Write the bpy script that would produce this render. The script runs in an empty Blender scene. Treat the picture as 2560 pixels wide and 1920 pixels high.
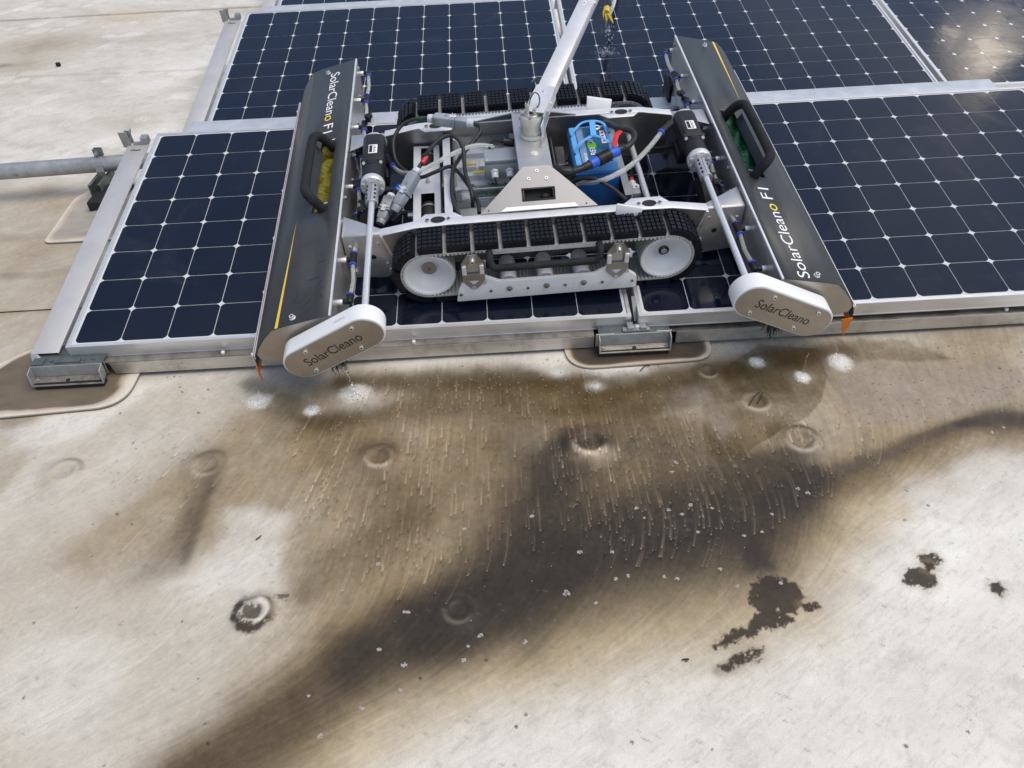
import bpy, bmesh, math, random
import numpy as np
from mathutils import Matrix, Vector
random.seed(7)
rng = np.random.default_rng(11)
sc = bpy.context.scene
COL = sc.collection
R = math.radians
SKY_LO, SKY_HI, SKY_CLOUD, SKY_MIN, SKY_MAX = .46, .78, (6.5, 6.4, 6.3, 1), .04, .70
SKY_E, SUN_E, SUN_ANG, EXPO = .125, 2.0, 50, 0.33

# ------------------------------------------------------------------ camera
cam_d = bpy.data.cameras.new('camera')
cam = bpy.data.objects.new('camera', cam_d)
COL.objects.link(cam)
cam_d.sensor_fit = 'HORIZONTAL'
cam_d.sensor_width = 36.0
cam_d.lens = 1922.48 / 2560.0 * 36.0
cam_d.clip_start = 0.02
cam_d.clip_end = 400.0
cr, cu, cb = Vector((.998302, -.048014, -.032984)), Vector((.056361, .653054, .755211)), Vector((-.01472, -.755788, .654651))
mw = Matrix.Identity(4)
for i in range(3):
    mw[i][0], mw[i][1], mw[i][2] = cr[i], cu[i], cb[i]
mw[0][3], mw[1][3], mw[2][3] = 1.1692, -1.7351, 1.3655
cam.matrix_world = mw
sc.camera = cam

# ------------------------------------------------------------------ sky, sun, exposure
SUN_EL, SUN_AZ = R(64), R(108)          # high sun veiled by cloud, off to the right
wd = bpy.data.worlds.new('World')
sc.world = wd
wd.use_nodes = True
nt = wd.node_tree
nt.nodes.clear()
def N(t, kind, **kw):
    n = t.nodes.new(kind)
    for k, v in kw.items():
        if k.startswith('i_'):
            key = k[2:]
            n.inputs[int(key) if key.isdigit() else key.replace('_', ' ')].default_value = v
        else:
            setattr(n, k, v)
    return n
out = N(nt, 'ShaderNodeOutputWorld')
bg = N(nt, 'ShaderNodeBackground')
sky = N(nt, 'ShaderNodeTexSky', sky_type='NISHITA', sun_disc=False, sun_elevation=SUN_EL, sun_rotation=SUN_AZ)
sky.air_density = 1.0
sky.dust_density = 1.2
sky.ozone_density = 1.5
tc = N(nt, 'ShaderNodeTexCoord')
# a broken layer of cloud mixed into the sky
nz = N(nt, 'ShaderNodeTexNoise', i_Scale=1.7, i_Detail=7.0, i_Roughness=.6, i_Distortion=.6)
mp = N(nt, 'ShaderNodeMapping')
mp.inputs['Location'].default_value = (2.9, 1.1, 3.3)
mp.inputs['Scale'].default_value = (1, 1, 1.6)
nt.links.new(tc.outputs['Generated'], mp.inputs[0])
nt.links.new(mp.outputs[0], nz.inputs['Vector'])
rp = N(nt, 'ShaderNodeValToRGB')
rp.color_ramp.elements[0].position = SKY_LO
rp.color_ramp.elements[1].position = SKY_HI
nt.links.new(nz.outputs['Fac'], rp.inputs[0])
mx = N(nt, 'ShaderNodeMix', data_type='RGBA')
mx.inputs['B'].default_value = SKY_CLOUD
ml = N(nt, 'ShaderNodeMath', operation='MULTIPLY_ADD')
ml.inputs[1].default_value = SKY_MAX
ml.inputs[2].default_value = SKY_MIN
nt.links.new(rp.outputs[0], ml.inputs[0])
nt.links.new(ml.outputs[0], mx.inputs['Factor'])
nt.links.new(sky.outputs[0], mx.inputs['A'])
# one sunlit cumulus low beyond the panels, the one mirrored in the top right panel
cdir = Vector((math.sin(R(38.4)) * math.cos(R(32)), math.cos(R(38.4)) * math.cos(R(32)), math.sin(R(32))))
dd = N(nt, 'ShaderNodeVectorMath', operation='DISTANCE'); dd.inputs[1].default_value = cdir
nt.links.new(tc.outputs['Generated'], dd.inputs[0])
nz2 = N(nt, 'ShaderNodeTexNoise', i_Scale=16.0, i_Detail=6.0, i_Roughness=.6, i_Distortion=.8)
nt.links.new(tc.outputs['Generated'], nz2.inputs['Vector'])
ad = N(nt, 'ShaderNodeMath', operation='MULTIPLY_ADD'); ad.inputs[1].default_value = -.16
nt.links.new(nz2.outputs['Fac'], ad.inputs[0]); nt.links.new(dd.outputs['Value'], ad.inputs[2])
mr_ = N(nt, 'ShaderNodeMapRange'); mr_.inputs[1].default_value = -.030; mr_.inputs[2].default_value = -.060
nt.links.new(ad.outputs[0], mr_.inputs[0])
mx2 = N(nt, 'ShaderNodeMix', data_type='RGBA'); mx2.inputs['B'].default_value = (34.0, 30.0, 25.0, 1)
nt.links.new(mr_.outputs[0], mx2.inputs['Factor']); nt.links.new(mx.outputs['Result'], mx2.inputs['A'])
nt.links.new(mx2.outputs['Result'], bg.inputs[0])
bg.inputs[1].default_value = SKY_E
nt.links.new(bg.outputs[0], out.inputs[0])

sun_d = bpy.data.lights.new('sun', 'SUN')
sun = bpy.data.objects.new('sun', sun_d)
COL.objects.link(sun)
sun_d.energy = SUN_E
sun_d.angle = R(SUN_ANG)
sun_d.color = (1.0, .91, .78)
sdir = Vector((math.sin(SUN_AZ) * math.cos(SUN_EL), math.cos(SUN_AZ) * math.cos(SUN_EL), math.sin(SUN_EL)))
sun.rotation_euler = sdir.to_track_quat('Z', 'Y').to_euler()
sc.view_settings.view_transform = 'Standard'
sc.view_settings.look = 'None'
sc.view_settings.exposure = EXPO
sc.view_settings.gamma = 1.0
sc.view_settings.use_curve_mapping = False
sc.render.engine = 'CYCLES'

# ------------------------------------------------------------------ helpers
class MB:
    """collects shapes, then links them as ONE mesh object"""
    def __init__(s): s.v, s.f, s.m = [], [], []
    def add(s, vs, fs, mat=0):
        b = len(s.v)
        s.v += [tuple(map(float, p)) for p in vs]
        s.f += [tuple(b + i for i in f) for f in fs]
        s.m += [mat] * len(fs)
        return s
    def box(s, x0, x1, y0, y1, z0, z1, mat=0):
        vs = [(x, y, z) for z in (z0, z1) for y in (y0, y1) for x in (x0, x1)]
        return s.add(vs, [(0, 2, 3, 1), (4, 5, 7, 6), (0, 1, 5, 4), (2, 6, 7, 3), (0, 4, 6, 2), (1, 3, 7, 5)], mat)
    def hexa(s, bot, top, mat=0):
        return s.add(list(bot) + list(top), [(3, 2, 1, 0), (4, 5, 6, 7), (0, 1, 5, 4), (1, 2, 6, 5), (2, 3, 7, 6), (3, 0, 4, 7)], mat)
    def bar(s, p, q, w, h, up=(0, 0, 1), mat=0, w2=None, h2=None):
        p, q = Vector(p), Vector(q)
        d = (q - p).normalized(); u = Vector(up)
        sx = d.cross(u).normalized(); u = sx.cross(d).normalized()
        def ring(c, w, h): return [c + sx * a * w / 2 + u * b * h / 2 for a, b in ((-1, -1), (1, -1), (1, 1), (-1, 1))]
        return s.hexa(ring(p, w, h), ring(q, w2 or w, h2 or h), mat)
    def prism(s, poly, a, b, axis='y', mat=0, capmat=None):
        n = len(poly)
        f = {'y': lambda u, v, t: (u, t, v), 'x': lambda u, v, t: (t, u, v), 'z': lambda u, v, t: (u, v, t)}[axis]
        vs = [f(u, v, a) for u, v in poly] + [f(u, v, b) for u, v in poly]
        s.add(vs, [(i, (i + 1) % n, n + (i + 1) % n, n + i) for i in range(n)], mat)
        s.add(vs, [tuple(range(n))[::-1], tuple(range(n, 2 * n))], mat if capmat is None else capmat)
        return s
    def cyl(s, p, q, r, r2=None, n=14, mat=0, caps=True):
        p, q = Vector(p), Vector(q); d = (q - p).normalized()
        a = d.orthogonal().normalized(); b = d.cross(a); r2 = r if r2 is None else r2
        vs = [c + (a * math.cos(t) + b * math.sin(t)) * rr for c, rr in ((p, r), (q, r2)) for t in [2 * math.pi * k / n for k in range(n)]]
        s.add(vs, [(k, (k + 1) % n, n + (k + 1) % n, n + k) for k in range(n)], mat)
        if caps: s.add(vs, [tuple(range(n))[::-1], tuple(range(n, 2 * n))], mat)
        return s
    def lathe(s, prof, o, axis, n=28, mat=0, close=False):
        o, d = Vector(o), Vector(axis).normalized()
        a = d.orthogonal().normalized(); b = d.cross(a); k = len(prof)
        vs = [o + d * h + (a * math.cos(t) + b * math.sin(t)) * r for t in [2 * math.pi * j / n for j in range(n)] for r, h in prof]
        fs = [(j * k + i, j * k + i + 1, ((j + 1) % n) * k + i + 1, ((j + 1) % n) * k + i) for j in range(n) for i in range(k - 1)]
        return s.add(vs, fs, mat)
    def tube(s, pts, r, n=8, mat=0, caps=True, flat=None):
        P = [Vector(p) for p in pts]; m = len(P)
        T = [(P[min(i + 1, m - 1)] - P[max(i - 1, 0)]).normalized() for i in range(m)]
        a = T[0].cross(Vector((0, 0, 1)))
        a = (a if a.length > .05 else T[0].orthogonal()).normalized(); vs = []
        for i in range(m):
            a = (a - T[i] * a.dot(T[i])).normalized(); b = T[i].cross(a)
            rr = r[i] if hasattr(r, '__len__') else r
            vs += [P[i] + a * math.cos(2 * math.pi * k / n) * rr + b * math.sin(2 * math.pi * k / n) * rr * (flat or 1) for k in range(n)]
        s.add(vs, [(i * n + k, i * n + (k + 1) % n, (i + 1) * n + (k + 1) % n, (i + 1) * n + k) for i in range(m - 1) for k in range(n)], mat)
        if caps: s.add(vs, [tuple(range(n))[::-1], tuple(range((m - 1) * n, m * n))], mat)
        return s
    def ball(s, c, r, nu=8, nv=6, sc_=(1, 1, 1), mat=0):
        c = Vector(c); vs = []
        for j in range(nv + 1):
            ph = math.pi * j / nv
            vs += [(c.x + r * sc_[0] * math.sin(ph) * math.cos(2 * math.pi * k / nu), c.y + r * sc_[1] * math.sin(ph) * math.sin(2 * math.pi * k / nu), c.z + r * sc_[2] * math.cos(ph)) for k in range(nu)]
        return s.add(vs, [(j * nu + k, (j + 1) * nu + k, (j + 1) * nu + (k + 1) % nu, j * nu + (k + 1) % nu) for j in range(nv) for k in range(nu)], mat)
    def mesh(s, name, mats, bevel=0, seg=2, smooth=35, weld=False):
        me = bpy.data.meshes.new(name)
        me.from_pydata(s.v, [], s.f)
        for m in (mats if isinstance(mats, (list, tuple)) else [mats]): me.materials.append(m)
        me.polygons.foreach_set('material_index', s.m)
        bm = bmesh.new(); bm.from_mesh(me)
        if weld or bevel: bmesh.ops.remove_doubles(bm, verts=bm.verts, dist=1e-6)
        bmesh.ops.recalc_face_normals(bm, faces=bm.faces)
        if bevel:
            es = [e for e in bm.edges if len(e.link_faces) == 2 and e.calc_face_angle(0) > .6]
            bmesh.ops.bevel(bm, geom=es, offset=bevel, segments=seg, profile=.5, affect='EDGES', clamp_overlap=True)
        bm.to_mesh(me); bm.free()
        if smooth:
            me.shade_smooth(); me.set_sharp_from_angle(angle=R(smooth))
        return me
    def build(s, name, mats, parent=None, **kw):
        return link(name, s.mesh(name, mats, **kw), parent)
def pieces(b, name, mats, parent, gap=.0012, **kw):
    """every separate piece collected in b becomes an object of its own"""
    n = len(b.v); par = list(range(n))
    def find(i):
        while par[i] != i: par[i] = par[par[i]]; i = par[i]
        return i
    for f in b.f:
        for i in f[1:]: par[find(i)] = find(f[0])
    box = {}
    for i, p in enumerate(b.v):
        r = find(i)
        if r not in box: box[r] = [list(p), list(p)]
        else:
            for k in range(3): box[r][0][k] = min(box[r][0][k], p[k]); box[r][1][k] = max(box[r][1][k], p[k])
    roots = list(box); lab = {r: r for r in roots}
    for x in range(len(roots)):
        for y in range(x):
            A, B = box[roots[x]], box[roots[y]]
            if all(A[0][k] - gap < B[1][k] and B[0][k] - gap < A[1][k] for k in range(3)):
                a, c = lab[roots[x]], lab[roots[y]]
                if a != c: lab = {r: (c if v == a else v) for r, v in lab.items()}
    out = []
    for g in sorted(set(lab.values())):
        q = MB(); idx = {}
        for f, m in zip(b.f, b.m):
            if lab[find(f[0])] == g:
                for i in f:
                    if i not in idx: idx[i] = len(q.v); q.v.append(b.v[i])
                q.f.append(tuple(idx[i] for i in f)); q.m.append(m)
        out.append(q.build(name, mats, parent, **kw))
    return out
def link(name, data, parent=None):
    o = bpy.data.objects.new(name, data); COL.objects.link(o); o.parent = parent
    return o
def tag(o, label=None, cat=None, group=None, kind=None):
    for k, v in (('label', label), ('category', cat), ('group', group), ('kind', kind)):
        if v: o[k] = v
    return o
def empty(name, mat=None, label=None, cat=None, group=None):
    o = bpy.data.objects.new(name, None); COL.objects.link(o)
    o.empty_display_size = .05
    if mat is not None: o.matrix_world = mat
    return tag(o, label, cat, group)
def spline(pts, per=6):
    P = [Vector(p) for p in pts]; P = [P[0] * 2 - P[1]] + P + [P[-1] * 2 - P[-2]]; o = []
    for i in range(1, len(P) - 2):
        p0, p1, p2, p3 = P[i - 1:i + 3]
        for k in range(per):
            t = k / per
            o.append(.5 * ((2 * p1) + (p2 - p0) * t + (2 * p0 - 5 * p1 + 4 * p2 - p3) * t * t + (3 * p1 - p0 - 3 * p2 + p3) * t ** 3))
    return o + [P[-2]]
def text(name, body, mat, size, M, parent, thin=0.0, extrude=.0003, spacing=1.0, sx=1.0):
    c = bpy.data.curves.new(name, 'FONT'); c.body = body; c.size = size; c.extrude = extrude; c.offset = thin
    c.align_x = 'LEFT'; c.space_character = spacing
    for m in (mat if isinstance(mat, (list, tuple)) else [mat]): c.materials.append(m)
    o = link(name, c, parent)
    o.matrix_local = M @ Matrix.Diagonal((sx, 1, 1, 1))
    return o

# ------------------------------------------------------------------ materials
def mat(name, col, rough=.5, metal=0.0, noise=0.0, nscale=40, bump=0.0, bscale=200, coat=0.0, spec=.5, rvar=0.0, stretch=None, trans=0.0, ior=1.45, alpha=None, sss=0.0, dirt=None):
    m = bpy.data.materials.new(name); m.use_nodes = True; t = m.node_tree; b = t.nodes['Principled BSDF']
    b.inputs['Base Color'].default_value = (*col, 1); b.inputs['Roughness'].default_value = rough; b.inputs['Metallic'].default_value = metal
    b.inputs['Coat Weight'].default_value = coat; b.inputs['Coat Roughness'].default_value = .05
    b.inputs['Specular IOR Level'].default_value = spec; b.inputs['Transmission Weight'].default_value = trans; b.inputs['IOR'].default_value = ior
    if sss: b.inputs['Subsurface Weight'].default_value = sss; b.inputs['Subsurface Radius'].default_value = (.01, .01, .01)
    if noise or rvar or bump or dirt:
        co = N(t, 'ShaderNodeTexCoord'); src = co.outputs['Object']
        if stretch:
            mpn = N(t, 'ShaderNodeMapping'); mpn.inputs['Scale'].default_value = stretch
            t.links.new(src, mpn.inputs[0]); src = mpn.outputs[0]
        n = N(t, 'ShaderNodeTexNoise', i_Scale=nscale, i_Detail=6.0, i_Roughness=.62)
        t.links.new(src, n.inputs['Vector'])
        colout = None
        if noise:
            x = N(t, 'ShaderNodeMix', data_type='RGBA')
            x.inputs['A'].default_value = (*[c * (1 - noise) for c in col], 1); x.inputs['B'].default_value = (*[min(1, c * (1 + noise)) for c in col], 1)
            cr_ = N(t, 'ShaderNodeMapRange'); cr_.inputs[1].default_value = .3; cr_.inputs[2].default_value = .7
            t.links.new(n.outputs['Fac'], cr_.inputs[0]); t.links.new(cr_.outputs[0], x.inputs['Factor'])
            colout = x.outputs['Result']
        if dirt:
            dcol, dscale, lo, hi, amt = dirt
            n3 = N(t, 'ShaderNodeTexNoise', i_Scale=dscale, i_Detail=8.0, i_Roughness=.7)
            t.links.new(co.outputs['Object'], n3.inputs['Vector'])
            mr = N(t, 'ShaderNodeMapRange'); mr.inputs[1].default_value = lo; mr.inputs[2].default_value = hi; mr.inputs[4].default_value = amt
            t.links.new(n3.outputs['Fac'], mr.inputs[0])
            x2 = N(t, 'ShaderNodeMix', data_type='RGBA'); x2.inputs['B'].default_value = (*dcol, 1)
            if colout: t.links.new(colout, x2.inputs['A'])
            else: x2.inputs['A'].default_value = (*col, 1)
            t.links.new(mr.outputs[0], x2.inputs['Factor']); colout = x2.outputs['Result']
            mr2 = N(t, 'ShaderNodeMath', operation='MULTIPLY_ADD'); mr2.inputs[1].default_value = .35; mr2.inputs[2].default_value = rough; mr2.use_clamp = True
            t.links.new(mr.outputs[0], mr2.inputs[0])
            if not rvar: t.links.new(mr2.outputs[0], b.inputs['Roughness'])
        if colout: t.links.new(colout, b.inputs['Base Color'])
        if rvar:
            q = N(t, 'ShaderNodeMapRange'); q.inputs[3].default_value = max(.02, rough - rvar); q.inputs[4].default_value = rough + rvar
            t.links.new(n.outputs['Fac'], q.inputs[0]); t.links.new(q.outputs[0], b.inputs['Roughness'])
        if bump:
            n2 = N(t, 'ShaderNodeTexNoise', i_Scale=bscale, i_Detail=4.0); t.links.new(src, n2.inputs['Vector'])
            bp = N(t, 'ShaderNodeBump', i_Strength=bump, i_Distance=.002); t.links.new(n2.outputs['Fac'], bp.inputs['Height']); t.links.new(bp.outputs[0], b.inputs['Normal'])
    return m
M = {}
M['frame'] = mat('anodised_frame', (.72, .72, .72), .40, .7, noise=.06, nscale=14, rvar=.08, stretch=(1, 6, 6), dirt=((.36, .31, .24), 9, .58, .78, .4))
M['flange'] = mat('grimy_flange', (.26, .235, .20), .35, .3, noise=.3, nscale=14, rvar=.12, dirt=((.06, .045, .03), 16, .45, .7, .8))
M['rail'] = mat('rail_aluminium', (.58, .56, .53), .45, .85, noise=.07, nscale=10, rvar=.1, stretch=(1, 8, 8), dirt=((.22, .17, .11), 12, .5, .72, .6))
M['sheet'] = mat('cover_sheet', (.52, .51, .51), .5, .35, noise=.06, nscale=8, rvar=.1, dirt=((.42, .38, .33), 6, .48, .75, .5))
M['galv'] = mat('galvanised_steel', (.36, .375, .375), .46, .55, noise=.18, nscale=25, rvar=.12, dirt=((.20, .18, .15), 14, .5, .72, .5))
M['galv_dark'] = mat('weathered_bracket', (.16, .18, .175), .5, .7, noise=.25, nscale=30, rvar=.1)
M['backsheet'] = mat('white_backsheet', (.58, .60, .61), .12, 0, noise=.03, nscale=10, spec=.5)
M['steel'] = mat('stainless_sheet', (.60, .59, .58), .35, .8, noise=.08, nscale=9, rvar=.1, stretch=(1, 1, 3), dirt=((.34, .29, .24), 12, .52, .8, .35))
M['steel_d'] = mat('dull_steel', (.40, .385, .37), .42, 1.0, noise=.12, nscale=12, rvar=.1)
M['alu'] = mat('bright_aluminium', (.77, .77, .77), .38, .5, noise=.07, nscale=12, rvar=.1, dirt=((.38, .35, .31), 18, .56, .80, .4))
M['chrome'] = mat('polished_rod', (.82, .82, .82), .20, .6)
M['cover'] = mat('graphite_paint', (.040, .044, .046), .44, 0, noise=.14, nscale=18, rvar=.08, spec=.45, dirt=((.15, .15, .145), 22, .62, .85, .4))
M['black'] = mat('black_plastic', (.012, .012, .013), .42, 0, spec=.4, noise=.25, nscale=40, rvar=.1)
M['motor'] = mat('motor_black', (.019, .020, .021), .50, .1, spec=.4, noise=.3, nscale=30, rvar=.1, bump=.2, bscale=300, dirt=((.08, .08, .077), 30, .60, .85, .5))
M['rubber'] = mat('black_rubber', (.0075, .0085, .012), .42, 0, noise=.35, nscale=60, bump=.25, bscale=260, spec=.32, dirt=((.045, .046, .05), 35, .62, .85, .4))
M['foam'] = mat('foam_grip', (.015, .016, .017), .75, 0, spec=.3, noise=.3, nscale=25, bump=.5, bscale=300, dirt=((.08, .08, .078), 18, .54, .82, .5))
M['cable'] = mat('cable_jacket', (.020, .021, .022), .42, 0, spec=.4, noise=.2, nscale=30)
M['belt'] = mat('cream_belt', (.50, .49, .45), .5, 0, noise=.1, nscale=40, dirt=((.16, .14, .12), 20, .5, .75, .6))
M['beltgrey'] = mat('belt_carrier', (.46, .455, .43), .5, 0, noise=.15, nscale=60, bump=.3, bscale=200)
M['wheel'] = mat('white_wheel_plastic', (.66, .665, .68), .34, 0, noise=.03, nscale=12, dirt=((.46, .43, .39), 14, .58, .82, .4))
M['white'] = mat('white_gearcase', (.74, .745, .75), .33, 0, noise=.03, nscale=10, dirt=((.50, .47, .42), 26, .62, .85, .35))
M['plate_white'] = mat('white_side_plate', (.74, .745, .75), .4, 0, noise=.03, nscale=14, dirt=((.5, .46, .40), 12, .55, .8, .5))
M['badge'] = mat('brushed_badge', (.48, .45, .41), .36, .85, noise=.10, nscale=14, rvar=.08, dirt=((.25, .22, .19), 30, .55, .8, .35))
M['print'] = mat('black_print', (.02, .018, .018), .5)
M['pwhite'] = mat('white_print', (.82, .82, .82), .5)
M['pyellow'] = mat('yellow_print', (.80, .62, .06), .5)
M['ystripe'] = mat('yellow_stripe', (.75, .50, .06), .5)
M['blue'] = mat('blue_collar', (.045, .06, .42), .35)
M['red'] = mat('red_sleeve', (.55, .03, .035), .45)
M['bsleeve'] = mat('blue_sleeve', (.02, .09, .50), .4)
M['gsleeve'] = mat('green_sleeve', (.012, .045, .025), .45)
M['conn'] = mat('grey_connector', (.27, .30, .33), .42, 0, noise=.05, nscale=20)
M['connl'] = mat('light_grey_gland', (.56, .58, .60), .4)
M['orange'] = mat('orange_rubber', (.62, .17, .012), .4, 0, noise=.15, nscale=20)
M['ybrush'] = mat('yellow_bristle', (.17, .155, .008), .6, 0, noise=.5, nscale=90, bump=.8, bscale=500)
M['gbrush'] = mat('green_bristle', (.008, .12, .05), .6, 0, noise=.6, nscale=90, bump=.8, bscale=500)
M['bristle'] = mat('black_bristle', (.008, .012, .012), .6)
M['batl'] = mat('battery_lid_blue', (.12, .38, .78), .38, 0, noise=.04, nscale=12)
M['batd'] = mat('battery_case_blue', (.014, .105, .33), .42, 0, noise=.08, nscale=12)
M['batlab'] = mat('battery_label_teal', (.014, .10, .20), .5, spec=.3)
M['batband'] = mat('battery_label_band', (.16, .25, .40), .5, spec=.3)
M['green'] = mat('green_print', (.16, .50, .03), .4)
M['clear'] = mat('clear_plastic', (.93, .95, .97), .06, 0, trans=.96, ior=1.2, spec=.4)
M['hose'] = mat('clear_hose', (.80, .82, .78), .12, 0, trans=.72, ior=1.25)
M['water'] = mat('water', (.95, .97, 1.0), .02, 0, trans=1.0, ior=1.33)
M['pcb'] = mat('green_circuit_board', (.02, .10, .06), .45, 0, noise=.6, nscale=80)
M['ebox'] = mat('grey_enclosure', (.33, .35, .37), .45, 0, noise=.04, nscale=10)
M['tape'] = mat('yellow_tape', (.62, .44, .03), .4, 0, noise=.2, nscale=30)
M['dark'] = mat('shadow_cavity', (.012, .012, .012), .7)
M['splash'] = mat('splash_white', (.80, .80, .79), .3)
M['foamw'] = mat('water_foam', (.32, .305, .28), .35, 0, noise=.1, nscale=120)
M['grit'] = mat('roof_grit', (.26, .215, .165), .45, 0, noise=.5, nscale=300)
M['leaf'] = mat('dead_stalk', (.035, .025, .016), .7)
def cell_mat():
    m = bpy.data.materials.new('solar_cell_silicon'); m.use_nodes = True; t = m.node_tree; b = t.nodes['Principled BSDF']
    co = N(t, 'ShaderNodeTexCoord'); oi = N(t, 'ShaderNodeObjectInfo'); geo = N(t, 'ShaderNodeNewGeometry')
    # each cell a slightly different blue-black; dust film and dried water on the glass
    mxc = N(t, 'ShaderNodeMix', data_type='RGBA'); mxc.inputs['A'].default_value = (.0034, .0062, .0165, 1); mxc.inputs['B'].default_value = (.0075, .0095, .0190, 1)
    rnd = N(t, 'ShaderNodeMath', operation='MULTIPLY'); rnd.inputs[1].default_value = .45; t.links.new(oi.outputs['Random'], rnd.inputs[0]); t.links.new(rnd.outputs[0], mxc.inputs['Factor'])
    n = N(t, 'ShaderNodeTexNoise', i_Scale=3.2, i_Detail=9.0, i_Roughness=.72, i_Distortion=1.2); t.links.new(geo.outputs['Position'], n.inputs['Vector'])
    mr = N(t, 'ShaderNodeMapRange'); mr.inputs[1].default_value = .55; mr.inputs[2].default_value = .85; mr.inputs[4].default_value = .075
    t.links.new(n.outputs['Fac'], mr.inputs[0])
    n2 = N(t, 'ShaderNodeTexNoise', i_Scale=260.0, i_Detail=2.0); t.links.new(geo.outputs['Position'], n2.inputs['Vector'])
    mr2 = N(t, 'ShaderNodeMapRange'); mr2.inputs[1].default_value = .74; mr2.inputs[2].default_value = .80; mr2.inputs[4].default_value = .22
    t.links.new(n2.outputs['Fac'], mr2.inputs[0])
    ad = N(t, 'ShaderNodeMath', operation='ADD'); t.links.new(mr.outputs[0], ad.inputs[0]); t.links.new(mr2.outputs[0], ad.inputs[1])
    x = N(t, 'ShaderNodeMix', data_type='RGBA'); x.inputs['B'].default_value = (.30, .29, .28, 1)
    t.links.new(mxc.outputs['Result'], x.inputs['A']); t.links.new(ad.outputs[0], x.inputs['Factor']); t.links.new(x.outputs['Result'], b.inputs['Base Color'])
    q = N(t, 'ShaderNodeMapRange'); q.inputs[1].default_value = .4; q.inputs[2].default_value = .8; q.inputs[3].default_value = .045; q.inputs[4].default_value = .20
    t.links.new(n.outputs['Fac'], q.inputs[0]); t.links.new(q.outputs[0], b.inputs['Roughness'])
    n4 = N(t, 'ShaderNodeTexNoise', i_Scale=26.0, i_Detail=3.0, i_Distortion=.8); t.links.new(geo.outputs['Position'], n4.inputs['Vector'])
    bp = N(t, 'ShaderNodeBump', i_Strength=.10, i_Distance=.0012); t.links.new(n4.outputs['Fac'], bp.inputs['Height']); t.links.new(bp.outputs[0], b.inputs['Normal'])
    b.inputs['IOR'].default_value = 1.45
    return m
M['cell'] = cell_mat()
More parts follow.
